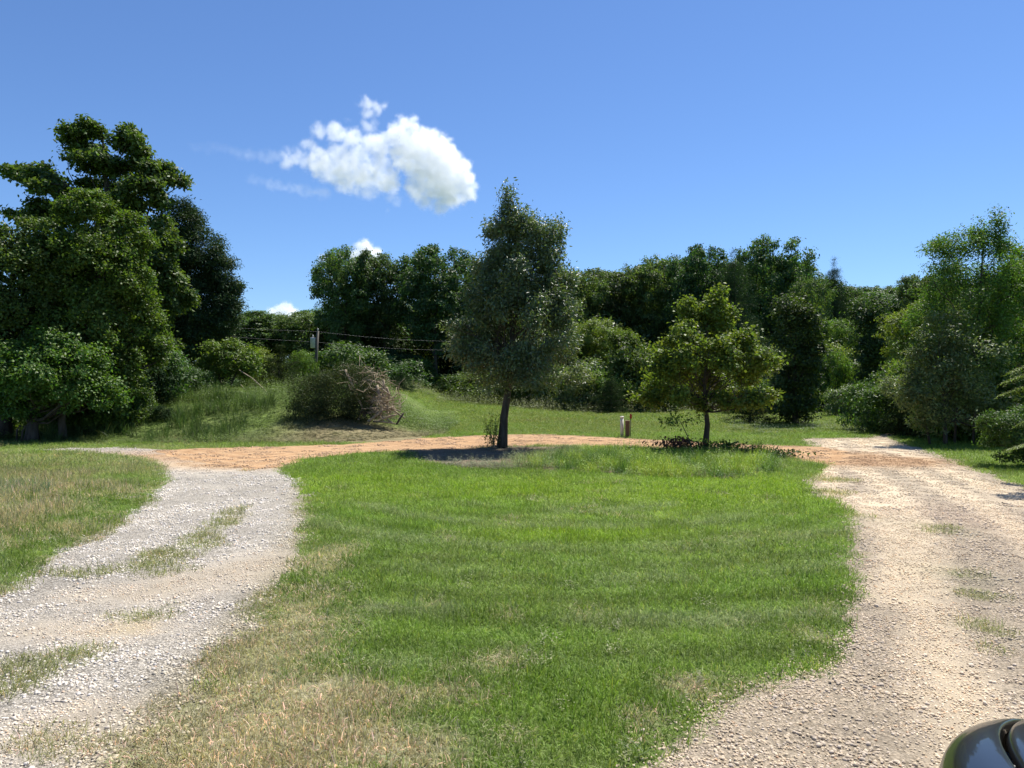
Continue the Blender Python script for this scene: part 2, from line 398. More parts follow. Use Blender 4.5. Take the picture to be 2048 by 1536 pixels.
# centre lines of the wheel tracks
def pline_d(x, y, P):
    d = np.full(np.shape(x), 1e9)
    for i in range(len(P) - 1):
        ax, ay = P[i]; bx, by = P[i + 1]; ex, ey = bx - ax, by - ay
        t = np.clip(((x - ax) * ex + (y - ay) * ey) / (ex * ex + ey * ey), 0, 1)
        d = np.minimum(d, np.hypot(x - ax - t * ex, y - ay - t * ey))
    return d
TR_R = [[gp(*p) for p in l] for l in (
    [(1960, 1536), (1880, 1300), (1850, 1200), (1850, 1100), (1830, 1040), (1790, 990), (1740, 950), (1690, 925), (1660, 905), (1665, 880)],
    [(2400, 1400), (2180, 1200), (2048, 1065), (1960, 1010), (1880, 970), (1800, 935), (1740, 905), (1720, 880)],
    [(2600, 1250), (2250, 1090), (2048, 1005), (1950, 965), (1860, 925), (1790, 900), (1750, 880)],
    [(1730, 990), (1760, 1040), (1800, 1100), (1790, 1200)], [(1650, 930), (1668, 990), (1690, 1030)])]
TR_L = [[gp(*p) for p in l] for l in (
    [(560, 960), (570, 1020), (550, 1100), (480, 1180), (380, 1240), (250, 1300), (50, 1400)],
    [(380, 960), (370, 1010), (300, 1080), (200, 1130), (80, 1190), (-100, 1290)])]
def right_col(x, y):
    d = np.min([pline_d(x, y, P) for P in TR_R], 0); tr = np.clip(np.exp(-(d / (.17 + .006 * y)) ** 2) * (.6 + .8 * fbm(x, y, .8, 4)), 0, 1)
    n = fbm(x, y, 1.5, 12)[:, None]
    c = np.array([.555, .465, .345]) * (.84 + .30 * n)
    pink = np.exp(-(((x - gp(1960, 1040)[0]) / 1.2) ** 2 + ((y - gp(1960, 1040)[1]) / 2.0) ** 2))[:, None]
    c = c * (1 - .25 * pink) + np.array([.5, .34, .26]) * .25 * pink
    c = c * (.93 - .1 * np.exp(-((d - .4) / .15) ** 2))[:, None]; c = c * (1 - tr[:, None] * .85) + np.array([.66, .54, .375]) * tr[:, None] * .85
    orange = blobs(x, y, [(1690, 912, 1.2, 1.8), (1650, 922, 1.0, 1.2), (1790, 922, 1.5, 1.2)])[:, None] * (.5 + fbm(x, y, .5, 8)[:, None])
    orange = np.clip(orange, 0, .9); c = c * (1 - orange) + np.array([.40, .25, .135]) * orange
    gr = blobs(x, y, [(1890, 1060, .35, .5), (1920, 1150, .3, .35), (1960, 1190, .2, .2), (1975, 1260, .2, .25), (1720, 1035, .3, .3)])[:, None]
    c = c * (1 - .35 * np.clip(gr, 0, 1)) + np.array([.16, .19, .10]) * .35 * np.clip(gr, 0, 1)
    fine = np.clip(.28 + .7 * tr + .12 * ss(9, 16, y), 0, 1)
    return c, fine
def left_col(x, y):
    d = np.min([pline_d(x, y, P) for P in TR_L], 0); tr = np.exp(-(d / .3) ** 2)
    n = fbm(x, y, .9, 12)[:, None]
    c = np.array([.56, .52, .45]) * (.82 + .36 * n)
    ed = sdist(x, y, LEFT_P); ed = np.clip(1 - ed / .45, 0, 1) * (x > -4) * (.3 + 1.2 * fbm(x, y, .4, 6)); ed = np.clip(ed, 0, .8)[:, None]
    c = c * (1 - ed) + np.array([.40, .35, .23]) * ed
    sand = np.clip(blobs(x, y, [(265, 1255, .18, .16), (500, 1130, .45, .8), (250, 1190, .7, .35), (120, 1260, .9, .35), (380, 1160, .5, .4), (330, 930, 1.6, 1.3), (480, 935, 1.6, .9), (60, 1480, .5, .3), (150, 1420, .3, .2)]) * (.25 + fbm(x, y, .5, 77)), 0, 1)[:, None]
    c = c * (1 - .7 * sand) + np.array([.46, .375, .26]) * .7 * sand
    spot = np.exp(-(((x - gp(265, 1258)[0]) / .17) ** 2 + ((y - gp(265, 1258)[1]) / .15) ** 2))[:, None]
    c = c * (1 - spot) + np.array([.58, .48, .31]) * spot
    org = np.clip(blobs(x, y, [(400, 912, 3, 1.8), (520, 930, 1.6, .8)]) * (.5 + fbm(x, y, .6, 88)), 0, .9)[:, None]
    c = c * (1 - org) + np.array([.46, .29, .15]) * org
    fine = np.clip(sand[:, 0] * .8 + spot[:, 0] + org[:, 0] * .5 + .05, 0, 1)
    return c, fine
def clay_col(x, y):
    d1 = sdist(x, y, CLAY_P); n = fbm(x, y, 1.2, 15)
    band = .5 + .5 * np.sin(d1 * 2 * np.pi / .48 + 2.5 * fbm(x, y, 2.5, 99)); band = band * (.4 + .9 * fbm(x, y, 1.6, 101))
    c = np.array([.39, .23, .115])[None] * (.84 + .3 * n)[:, None]
    c = c * (1 - .6 * band[:, None]) + np.array([.56, .40, .24]) * .6 * band[:, None]
    pale = ss(9, 13, x)[:, None] * .6
    c = c * (1 - pale) + np.array([.56, .42, .28]) * pale
    return c, np.clip(.55 + .5 * band, 0, 1)
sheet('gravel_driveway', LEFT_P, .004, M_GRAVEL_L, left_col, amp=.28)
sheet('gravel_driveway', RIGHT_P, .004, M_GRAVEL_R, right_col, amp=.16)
sheet('clay_road', CLAY_P, .009, M_CLAY, clay_col, amp=.35)

# ------------------------------------------------------------------ scattered stuff: grass, stones
def scatter(name, pts, rot, scl, idx, tint, protos):
    me = bpy.data.meshes.new(name); n = len(pts); me.vertices.add(n); me.vertices.foreach_set('co', np.asarray(pts, np.float32).ravel())
    def av(k, a, typ='FLOAT_VECTOR', key='vector'):
        q = me.attributes.new(k, typ, 'POINT'); q.data.foreach_set(key, np.ascontiguousarray(a).ravel())
    av('rot', np.asarray(rot, np.float32)); av('scl', np.asarray(scl, np.float32))
    av('pick', np.asarray(idx, np.int32), 'INT', 'value')
    av('tint', np.column_stack([tint, np.ones(n)]).astype(np.float32), 'FLOAT_COLOR', 'color')
    o = obj(name, me); g = bpy.data.node_groups.new(name, 'GeometryNodeTree')
    g.interface.new_socket('Geometry', in_out='INPUT', socket_type='NodeSocketGeometry')
    g.interface.new_socket('Geometry', in_out='OUTPUT', socket_type='NodeSocketGeometry')
    gi, go = g.nodes.new('NodeGroupInput'), g.nodes.new('NodeGroupOutput')
    iop = g.nodes.new('GeometryNodeInstanceOnPoints'); jn = g.nodes.new('GeometryNodeJoinGeometry')
    for p in protos:
        oi = g.nodes.new('GeometryNodeObjectInfo'); oi.inputs['Object'].default_value = p; oi.inputs['As Instance'].default_value = True
        g.links.new(oi.outputs['Geometry'], jn.inputs[0])
    def na(k, t):
        q = g.nodes.new('GeometryNodeInputNamedAttribute'); q.data_type = t; q.inputs['Name'].default_value = k; return q.outputs[0]
    e = g.nodes.new('FunctionNodeEulerToRotation'); g.links.new(na('rot', 'FLOAT_VECTOR'), e.inputs[0])
    g.links.new(gi.outputs[0], iop.inputs['Points']); g.links.new(jn.outputs[0], iop.inputs['Instance'])
    iop.inputs['Pick Instance'].default_value = True
    g.links.new(na('pick', 'INT'), iop.inputs['Instance Index']); g.links.new(e.outputs[0], iop.inputs['Rotation'])
    g.links.new(na('scl', 'FLOAT_VECTOR'), iop.inputs['Scale']); g.links.new(iop.outputs[0], go.inputs[0])
    md = o.modifiers.new('scatter', 'NODES'); md.node_group = g
    o['kind'] = 'stuff'; return o

def blade_patch(name, n, R, hmin, hmax, wd, lean, seed, seg=2, mat=GRASS, strawmix=.12, flat=0):
    r = np.random.default_rng(seed); V = []; Fc = []; C = []
    th = r.uniform(0, 2 * np.pi, n); rr = R * np.sqrt(r.uniform(0, 1, n))
    bx, by = rr * np.cos(th), rr * np.sin(th); ld = r.uniform(0, 2 * np.pi, n); la = np.abs(r.normal(lean, lean * .5, n)) + flat
    h = r.uniform(hmin, hmax, n); wv = wd * r.uniform(.6, 1.3, n); fa = r.uniform(0, np.pi, n)
    for i in range(n):
        d = np.array([math.cos(ld[i]), math.sin(ld[i]), 0]); sd = np.array([math.cos(fa[i]), math.sin(fa[i]), 0]) * wv[i] / 2
        k = len(V)
        for s in range(seg + 1):
            t = s / seg; ang = la[i] * (0.4 + t * .8)
            p = np.array([bx[i], by[i], -.004]) + h[i] * t * (np.array([0, 0, 1]) * math.cos(ang) + d * math.sin(ang))
            if s < seg: V += [p - sd * (1 - t * .5), p + sd * (1 - t * .5)]
            else: V.append(p)
        for s in range(seg - 1):
            Fc += [[k + 2 * s, k + 2 * s + 1, k + 2 * s + 3], [k + 2 * s, k + 2 * s + 3, k + 2 * s + 2]]
        e = k + 2 * (seg - 1); Fc.append([e, e + 1, e + 2])
        c = r.uniform(.7, 1.35) * np.array([1, 1, 1.0]) * np.array([r.uniform(.94, 1.08), 1, r.uniform(.8, 1.15)])
        if r.random() < strawmix: c = c * np.array([2.0, 1.45, 2.0])
        C += [c] * (2 * seg + 1)
    return obj(name, mesh(name, V, Fc, mat, False, np.array(C)), link=False)
LAWNP = [blade_patch('lawn_tuft', 80, .13, .02, .07, .005, .85, s, seg=3) for s in range(5)]
TALLP = [blade_patch('tall_tuft', 34, .09, .12, .38, .007, .35, 20 + s, seg=3, strawmix=.2) for s in range(4)]
STRAWP = [blade_patch('straw_tuft', 90, .14, .03, .08, .0048, 1.1, 40 + s, seg=3, strawmix=0) for s in range(4)]

def weed_patch(name, nst, hmax, seed, leaf=.05):
    r = np.random.default_rng(seed); V = []; Fc = []; C = []
    for _ in range(nst):
        bx, by = r.normal(0, .07, 2); h = r.uniform(.4, 1) * hmax; dx, dy = r.normal(0, .18, 2)
        nl = int(h / .03)
        for i in range(nl):
            t = (i + 1) / nl; p = np.array([bx + dx * h * t, by + dy * h * t, h * t]); a = i * 2.4 + r.uniform(0, 1)
            L = leaf * r.uniform(.6, 1.2) * (1.1 - .4 * t); d = np.array([math.cos(a), math.sin(a), r.uniform(-.2, .7)]); d /= np.linalg.norm(d)
            s = np.cross(d, [0, 0, 1]); s /= np.linalg.norm(s) + 1e-9; k = len(V)
            V += [p, p + d * L * .5 + s * L * .22, p + d * L, p + d * L * .5 - s * L * .22]
            Fc += [[k, k + 1, k + 2], [k, k + 2, k + 3]]; C += [r.uniform(.7, 1.3) * np.array([1, 1, 1])] * 4
    return obj(name, mesh(name, V, Fc, GRASS, False, np.array(C)), link=False)
WEEDP = [weed_patch('weed', 9, .3, 60 + s) for s in range(4)]

def jgrid(x0, x1, y0, y1, dens):
    n = int((x1 - x0) * (y1 - y0) * dens); s = 1 / math.sqrt(dens)
    X, Y = np.meshgrid(np.arange(x0, x1, s), np.arange(y0, y1, s)); X, Y = X.ravel(), Y.ravel()
    X = X + RNG.uniform(-.6, .6, X.size) * s; Y = Y + RNG.uniform(-.6, .6, Y.size) * s
    k = (np.abs(X) < (Y * .74 + 1.6)); return X[k], Y[k]
def collect(parts):
    return [np.concatenate(a) for a in zip(*parts)]

def put(x, y, scale, pk, tint, hs=None, lean=.06, lift=0):
    n = len(x); z = height(x, y) + lift
    rot = np.stack([RNG.normal(0, lean, n), RNG.normal(0, lean, n), RNG.uniform(0, 6.283, n)], 1)
    scale = np.asarray(scale); sc = np.stack([scale, scale, scale * (hs if hs is not None else 1)], 1)
    return np.stack([x, y, z], 1), rot, sc, pk, tint
# lawn and verges
L = []
for (y0, y1, dens, sc) in ((1.5, 6.5, 150, 1.0), (6.5, 11, 85, 1.25), (11, 17, 45, 1.6), (17, 28, 20, 2.3)):
    x, y = jgrid(-22 if y0 > 10 else -10, 22 if y0 > 10 else 10, y0, y1, dens)
    lane, bed, bank = zone(x, y)
    on_r = sdist(x, y, RIGHT_P) > -.05
    dry = dryness(x, y)
    thin = fbm(x, y, .35, 52)
    softl = np.where(x < 0, .45, .12) * (y < 12) * (thin - .35)
    keep = (lane < -.02 + softl) & ~bank & ~((bed > .1))
    keep &= (RNG.random(len(x)) < 1 - .15 * dry)
    # strips and tufts growing in the lanes
    inl = (lane > 0) & (sdist(x, y, LEFT_P) > 0) & (sdist(x, y, CLAY_P) < 0)
    tuft = blobs(x, y, [(395, 1085, .32, 1.1), (350, 1105, .3, .5), (450, 1045, .18, .7), (470, 1020, .1, .8), (300, 1140, .5, .3), (480, 945, .25, .7), (250, 1235, .4, .16), (330, 1215, .3, .15), (140, 1310, .3, .25), (60, 1330, .35, .3), (20, 1370, .3, .2), (360, 1500, .3, .2), (430, 1450, .3, .3), (60, 1470, .3, .12), (120, 1150, .5, .12), (500, 1400, .35, .5), (330, 1480, .4, .25), (150, 1500, .3, .12),  (540, 1280, .25, .6), (380, 1420, .3, .25)])
    keep |= inl & (tuft * (.1 + 1.3 * fbm(x, y, .22, 58)) > .52) & (RNG.random(len(x)) < .55)
    inr = (lane > 0) & (sdist(x, y, RIGHT_P) > 0)
    tr_ = blobs(x, y, [(1890, 1060, .3, .4), (1920, 1150, .22, .3), (1960, 1190, .15, .15), (1975, 1260, .14, .2), (1720, 1035, .25, .3), (1660, 960, .7, .6), (1650, 985, .4, .5), (1640, 1000, .4, .3), (1985, 1300, .1, .1)])
    keep |= inr & (tr_ * (.1 + 1.5 * fbm(x, y, .25, 19)) > .55) & (RNG.random(len(x)) < .55)
    x, y, dry, lane = x[keep], y[keep], dry[keep], lane[keep]; n = len(x)
    c = grass_col(x, y); rr_ = RNG.random(n); tog = (dry > .12) & (y < 14); g2 = LUSH * .75 + MID * .25
    c = np.where((tog & (rr_ > dry * 1.25 + .05))[:, None], g2 * .8, np.where((tog & (rr_ < dry * .9))[:, None], STRAW * 1.08, c)); c = c * RNG.uniform(.75, 1.25, n)[:, None]
    onl = lane > 0
    c = np.where(onl[:, None], c * .35 + np.array([.27, .25, .14]) * .75, c)
    meadow = ((x < -5.3) & (y > 6)) * ss(.35, .75, dry)
    hs = np.where(dry > .5, 1.0, 1.0) * RNG.uniform(.7, 1.3, n) * (1 + 1.2 * meadow) * (.45 + 1.35 * fbm(x, y, .42, 31)) / (sc ** .55)
    pk = np.where(RNG.random(n) < dry * .8 + .5 * onl, RNG.integers(5, 9, n), RNG.integers(0, 5, n))
    L.append(put(x, y, RNG.uniform(.85, 1.2, n) * sc, pk, c, hs))
a = collect(L); scatter('lawn_grass', *a, LAWNP + STRAWP)['label'] = 'mown lawn grass, green with straw coloured dry patches'
# field grass beyond the clay road
L = []
for (y0, y1, dens, sc) in ((24, 34, 11, 2.6), (34, 52, 5, 3.8), (52, 80, 1.6, 6)):
    x, y = jgrid(-60, 60, y0, y1, dens); lane, bed, bank = zone(x, y); k = (lane < -.1) & ~bank; k &= ~((y < 28)); x, y = x[k], y[k]; n = len(x)
    nn = fbm(x, y, 2.5, 23)[:, None]; c = np.array([.12, .20, .022]) * (1 - nn) * 1.1 + np.array([.17, .20, .05]) * nn
    L.append(put(x, y, RNG.uniform(.8, 1.2, n) * sc, RNG.integers(0, 5, n), c * RNG.uniform(.85, 1.15, n)[:, None], RNG.uniform(.5, .9, n) * .8))
a = collect(L); scatter('field_grass', *a, LAWNP)['label'] = 'grass of the open field behind the clay road'
# tall grass on the bank, along the field edge and among the trees' feet
L = []
x, y = jgrid(-24, -2.6, 23.2, 34, 26); lane, bed, bank = zone(x, y)
k = (lane < -.5) & (sdist(x, y, CLAY_P) < -.5 - .5 * fbm(x, y, 1.5, 3)); x, y = x[k], y[k]; k = ~((x > -9.6) & (x < -3.6) & (y > 25.6) & (y < 28.4) & (RNG.random(len(x)) < .35)); x, y = x[k], y[k]; n = len(x); nn = fbm(x, y, 1.8, 44)
right = ss(-9.5, -6.5, x)[:, None] * ss(28.6, 27, y)[:, None] * (.55 + .9 * fbm(x, y, .9, 304)[:, None]).clip(0, 1)
c = (np.array([.085, .155, .022]) * (1 - nn[:, None]) + np.array([.17, .23, .06]) * nn[:, None]) * RNG.uniform(.75, 1.25, n)[:, None]
c = c * (1 - .85 * right) + np.array([.30, .25, .15]) * .85 * right
L.append(put(x, y, RNG.uniform(1.1, 1.8, n), RNG.integers(0, 4, n), c, (.5 + 1.1 * ss(.35, .75, nn)) * (.45 + .8 * ss(26, 30, y)) * (1 - .6 * right[:, 0])))
x, y = jgrid(-19, -5, 24.2, 33, 7); nn = fbm(x, y, 1.1, 144); k = (nn > .55) & (sdist(x, y, CLAY_P) < -.6) & ((x < -9.5) | (y > 29)); x, y, nn = x[k], y[k], nn[k]; n = len(x)
L.append(put(x, y, RNG.uniform(1.3, 2.4, n), RNG.integers(4, 8, n), np.array([.055, .10, .022]) * RNG.uniform(.7, 1.4, n)[:, None], RNG.uniform(.6, 1.3, n)))
x, y = jgrid(-9, 30, 47, 53, 5); n = len(x); nn = fbm(x, y, 2, 46)
c = (np.array([.10, .15, .04]) * (1 - nn[:, None]) + np.array([.22, .23, .10]) * nn[:, None])
k = (nn > .42); L.append([q[k] for q in put(x, y, RNG.uniform(2, 3.2, n), RNG.integers(0, 4, n), c, .5 + .8 * nn)])
x, y = jgrid(8, 22, 27.2, 31, 8); lane, _, _ = zone(x, y); nn = fbm(x, y, 1.6, 47)
k = (lane < -.4) & (nn > .55 - .1 * ss(14, 16, x)) & (x > 9); x, y, nn = x[k], y[k], nn[k]; n = len(x)
L.append(put(x, y, RNG.uniform(1, 1.7, n), RNG.integers(0, 4, n), (np.array([.085, .13, .04]) + .06 * nn[:, None]), .5 + nn))
a = collect(L); scatter('tall_grass', *a, TALLP + WEEDP)['label'] = 'tall unmown grass on the bank and along the field edge'
# weeds of the bed round the two lawn trees
L = []
x, y = jgrid(-6, 9, 13, 23, 60); bed = sdist(x, y, BED_P) + .5 * (fbm(x, y, 1.1, 4) - .5); k = bed > 0; x, y, bed = x[k], y[k], bed[k]; n = len(x)
right = ss(-1.0, 1.6, x + .5 * (17.5 - y) * .6); bare = (1 - right)
keep = RNG.random(n) < np.clip(right * 1.2 + (1 - right) * (.15 + .9 * (y < 17.3)) * .8, 0, 1); x, y, right, bed = x[keep], y[keep], right[keep], bed[keep]; n = len(x)
nn = fbm(x, y, .9, 54)[:, None]; r_ = right[:, None]
nq = ss(.35, .65, fbm(x, y, .55, 154))[:, None]; c = np.array([.085, .17, .030]) * (1 - nq) + np.array([.27, .38, .05]) * nq
c = c * r_ + (np.array([.27, .26, .19]) * nn + np.array([.14, .18, .08]) * (1 - nn)) * (1 - r_)
pk = np.where(RNG.random(n) < .45 * right, RNG.integers(4, 8, n), RNG.integers(0, 4, n))
L.append(put(x, y, RNG.uniform(.7, 1.25, n), pk, c * RNG.uniform(.75, 1.25, n)[:, None], RNG.uniform(.55, 1.2, n) * (.6 + .6 * right) * (.3 + 1.3 * fbm(x, y, .8, 91)) * .95 * (1 - .6 * ss(18.5, 20.5, y)) * ss(-.1, .8, bed + .35)))
a = collect(L); scatter('weeds', *a, TALLP + WEEDP)['label'] = 'weedy bed of tall grass and broadleaf weeds round the two lawn trees'
# clover-like patch at the left edge and sparse stalks
L = []
x, y = jgrid(-12, -7.5, 10, 14.5, 30); k = (blobs(x, y, [(5, 985, .9, 1.1)]) * (.6 + fbm(x, y, .5, 2)) > .45); x, y = x[k], y[k]; n = len(x)
L.append(put(x, y, RNG.uniform(.7, 1.1, n), RNG.integers(4, 8, n), np.tile([.13, .22, .10], (n, 1)), RNG.uniform(.4, .8, n)))
x, y = jgrid(-16, -6, 9, 22, 3.5); lane, _, _ = zone(x, y); k = (lane < -.8) & (dryness(x, y) > .25); x, y = x[k], y[k]; n = len(x)
L.append(put(x, y, RNG.uniform(.7, 1.1, n), RNG.integers(0, 4, n), np.array([.30, .25, .11]) * RNG.uniform(.6, 1.2, n)[:, None], RNG.uniform(.4, .75, n)))
x, y = jgrid(-4, 5, 2.5, 7, 1.6); lane, _, _ = zone(x, y); k = (lane < .1); x, y = x[k], y[k]; n = len(x)
L.append(put(x, y, RNG.uniform(.45, .7, n), RNG.integers(0, 4, n), np.array([.26, .27, .13]) * RNG.uniform(.7, 1.2, n)[:, None], RNG.uniform(.4, .8, n)))
x, y = jgrid(-5, 6, 3, 13, 2.2); lane, bed, _ = zone(x, y); k = (lane < -.1) & (bed < 0) & (fbm(x, y, 1.2, 63) > .48); x, y = x[k], y[k]; n = len(x)
L.append(put(x, y, RNG.uniform(.5, .85, n), RNG.integers(4, 8, n), np.array([.15, .23, .07]) * RNG.uniform(.6, 1.3, n)[:, None], RNG.uniform(.15, .35, n)))
a = collect(L); scatter('meadow_weeds', *a, TALLP + WEEDP)['label'] = 'stray taller stalks and a pale clover patch in the grass'

# stones
def stone_patch(name, n, R, smin, smax, flat, seed):
    r = np.random.default_rng(seed); V = []; Fc = []; C = []
    base = np.array([[0, 0, 1], [.9, 0, .35], [.28, .85, .3], [-.72, .53, .35], [-.72, -.53, .3], [.28, -.85, .38], [.7, .5, -.5], [-.28, .85, -.45], [-.9, 0, -.5], [-.28, -.85, -.45], [.72, -.53, -.5], [0, 0, -.8]])
    fc = [[0, 1, 2], [0, 2, 3], [0, 3, 4], [0, 4, 5], [0, 5, 1], [1, 6, 2], [2, 7, 3], [3, 8, 4], [4, 9, 5], [5, 10, 1], [2, 6, 7], [3, 7, 8], [4, 8, 9], [5, 9, 10], [1, 10, 6]]
    for i in range(n):
        th, rr = r.uniform(0, 6.283), R * math.sqrt(r.random()); s = r.uniform(0, 1) ** 1.8 * (smax - smin) + smin
        b = base * r.uniform(.72, 1.25, (12, 1)) * np.array([s, s * r.uniform(.6, .95), s * r.uniform(.35, .75) * flat]) / 2
        a1, a2, a3 = r.uniform(0, 6.283), r.normal(0, .35), r.normal(0, .35)
        ca, sa = math.cos(a1), math.sin(a1); R1 = np.array([[ca, -sa, 0], [sa, ca, 0], [0, 0, 1]])
        R2 = np.array([[1, 0, 0], [0, math.cos(a2), -math.sin(a2)], [0, math.sin(a2), math.cos(a2)]])
        R3 = np.array([[math.cos(a3), 0, math.sin(a3)], [0, 1, 0], [-math.sin(a3), 0, math.cos(a3)]])
        b = b @ (R1 @ R2 @ R3).T + np.array([rr * math.cos(th), rr * math.sin(th), s * .16])
        k = len(V) * 1; V += list(b); Fc += [[q + k for q in t] for t in fc]
        g = r.uniform(.8, 1.25); wv = r.random()
        c = np.array([g, g * (1 - .05 * wv), g * (1.06 - .2 * wv)])
        if r.random() < .03: c = np.array([.95, .75, .62]) * g
        if r.random() < .05: c = c * .6
        C += [c] * 12
    return obj(name, mesh(name, V, Fc, STONE, False, np.array(C)), link=False)
SP = [stone_patch('stones', 75, .13, .006, .022, 1.2, s) for s in range(5)] + [stone_patch('coarse_stones', 34, .13, .012, .036, 1.2, 9 + s) for s in range(3)] + [stone_patch('grit', 85, .13, .003, .010, 1.1, 19 + s) for s in range(3)]
L = []
for (y0, y1, dens, sc) in ((1.2, 6.2, 95, .95), (6.2, 11, 55, 1.1), (11, 18, 20, 1.4), (18, 31, 9, 1.7)):
    x, y = jgrid(-14, 18, y0, y1, dens); dl, dr, dc = sdist(x, y, LEFT_P), sdist(x, y, RIGHT_P), sdist(x, y, CLAY_P)
    jit = .25 * (fbm(x, y, .3, 14) - .5)
    for d_, colf, isR in ((dl, left_col, False), (dr, right_col, True)):
        c, fine = colf(x, y)
        spill = RNG.random(len(x)) < np.exp(-np.clip(-d_, 0, 9) / (.12 if isR else .25)) * (.6 if isR else .4)
        k = ((d_ + jit > 0) | spill) & (dc < -.1) & (RNG.random(len(x)) < 1.1 - .25 * fine)
        xx, yy, cc = x[k], y[k], c[k]; n = len(xx)
        near_edge = (np.abs(d_[k]) < .45) & isR & (yy < 6)
        pk = np.where(RNG.random(n) < fine[k] * 1.1, RNG.integers(8, 11, n), np.where(near_edge & (RNG.random(n) < .75), RNG.integers(5, 8, n), RNG.integers(0, 5, n)))
        L.append(put(xx, yy, RNG.uniform(.8, 1.2, n) * sc * (1 if isR else .85), pk, cc * RNG.uniform(.95, 1.2, n)[:, None], lean=.02, hs=np.full(n, .9), lift=.003))
x, y = jgrid(-13, 14, 14, 27.5, 9); k = (sdist(x, y, CLAY_P) > -.15) & (RNG.random(len(x)) < .2 + .9 * fbm(x, y, 1.0, 207)); x, y = x[k], y[k]; n = len(x)
L.append(put(x, y, RNG.uniform(1.2, 2.0, n), RNG.integers(0, 8, n), np.array([.42, .29, .18]) * RNG.uniform(.8, 1.3, n)[:, None], lean=.02, hs=np.full(n, .9), lift=.007))
a = collect(L); scatter('gravel', *a, SP)['label'] = 'loose pale limestone gravel lying on both driveways'

# ------------------------------------------------------------------ trees
def leafmesh(name, C, r, spread, nper, size, mat, seed, up=.5, outw=.7, rnd=.6, aspect=.5, droop=0, centre=None, vertical=.6):
    """C: clump centres (n,3); nper leaves round each"""
    g = np.random.default_rng(seed); n = len(C); M = n * nper
    E = C[:, 3:6] if C.shape[1] == 6 else None; C = C[:, :3]
    P = np.repeat(C, nper, 0) + g.normal(0, 1, (M, 3)) * np.array([spread, spread, spread * vertical])
    cen = np.array(centre if centre is not None else C.mean(0)); o = P - cen; o /= np.linalg.norm(o, axis=1)[:, None] + 1e-9
    if E is not None: o = np.repeat(E, nper, 0) * .8 + o * .2
    nr = o * outw + np.array([0, 0, up]) + g.normal(0, rnd, (M, 3)); nr /= np.linalg.norm(nr, axis=1)[:, None]
    d = g.normal(0, 1, (M, 3)) + o * .6 - np.array([0, 0, droop]); d -= nr * (d * nr).sum(1)[:, None]; d /= np.linalg.norm(d, axis=1)[:, None] + 1e-9
    s = np.cross(nr, d); sz = size * g.uniform(.6, 1.25, (M, 1))
    V = np.empty((M, 4, 3)); V[:, 0] = P; V[:, 1] = P + d * sz * .5 + s * sz * aspect / 2 + nr * sz * .09
    V[:, 2] = P + d * sz; V[:, 3] = P + d * sz * .5 - s * sz * aspect / 2 + nr * sz * .09
    k = np.arange(M)[:, None] * 4
    f = np.concatenate([k + np.array([[0, 1, 2]]), k + np.array([[0, 2, 3]])], 1).reshape(-1, 3)
    cl = np.repeat(g.uniform(.72, 1.3, (n, 1)), nper, 0) * g.uniform(.75, 1.3, (M, 1))
    col = cl * np.stack([g.uniform(.85, 1.25, M), np.ones(M), g.uniform(.8, 1.15, M)], 1)
    return mesh(name, V.reshape(-1, 3), f, mat, False, np.repeat(col, 4, 0))

def clumps(bl, n, seed, shell=.5, rough=.3, low=-.75, gap=.2, gsc=.8, nsub=19, subr=(.2, .38), core=.16):
    """leaf clumps on the knobbly outside of a set of ellipsoids (cx,cy,cz,rx,ry,rz); columns 0-2 place, 3-5 which way is out"""
    g = np.random.default_rng(seed); bl = np.array(bl, float)
    w_ = (bl[:, 3] * bl[:, 5]) ** .8; w_ = w_ / w_.sum(); out = []
    for i, b in enumerate(bl):
        m = max(16, int(n * w_[i] * 1.5)); ns = max(4, int(nsub * (.6 + .4 * w_[i] * len(bl))))
        d = g.normal(0, 1, (ns * 3, 3)); d /= np.linalg.norm(d, axis=1)[:, None]; d = d[d[:, 2] > low][:ns]; ns = len(d)
        sc_ = b[:3] + d * b[3:6] * (g.uniform(.76 - rough * .3, .76 + rough * .46, ns))[:, None]
        sr = g.uniform(*subr, ns)
        k = g.integers(0, ns, m); e = g.normal(0, 1, (m, 3)) + d[k] * .5 + np.array([0, 0, .25]); e /= np.linalg.norm(e, axis=1)[:, None]
        p = sc_[k] + e * (b[3:6] * sr[k][:, None]) * (1 - .4 * g.random((m, 1)) ** 2)
        q = int(m * core); dd = g.normal(0, 1, (q, 3)); dd /= np.linalg.norm(dd, axis=1)[:, None]
        p = np.vstack([p, b[:3] + dd * b[3:6] * g.uniform(.2, .75, (q, 1))]); e = np.vstack([e, dd])  # inner clumps added to block light through the crown
        kk = np.ones(len(p), bool)
        for j, o in enumerate(bl):
            if j != i: kk &= (((p - o[:3]) / o[3:6]) ** 2).sum(1) > .36
        kk[-q:] = True if q else kk[-q:]
        out.append(np.hstack([p, e])[kk])
    p = np.concatenate(out); v = vn(p[:, 0] + .6 * p[:, 1], p[:, 2] - .5 * p[:, 1], gsc, seed + 5) * .6 + vn(p[:, 0], p[:, 2], gsc * .45, seed + 6) * .4
    return p[v > gap]

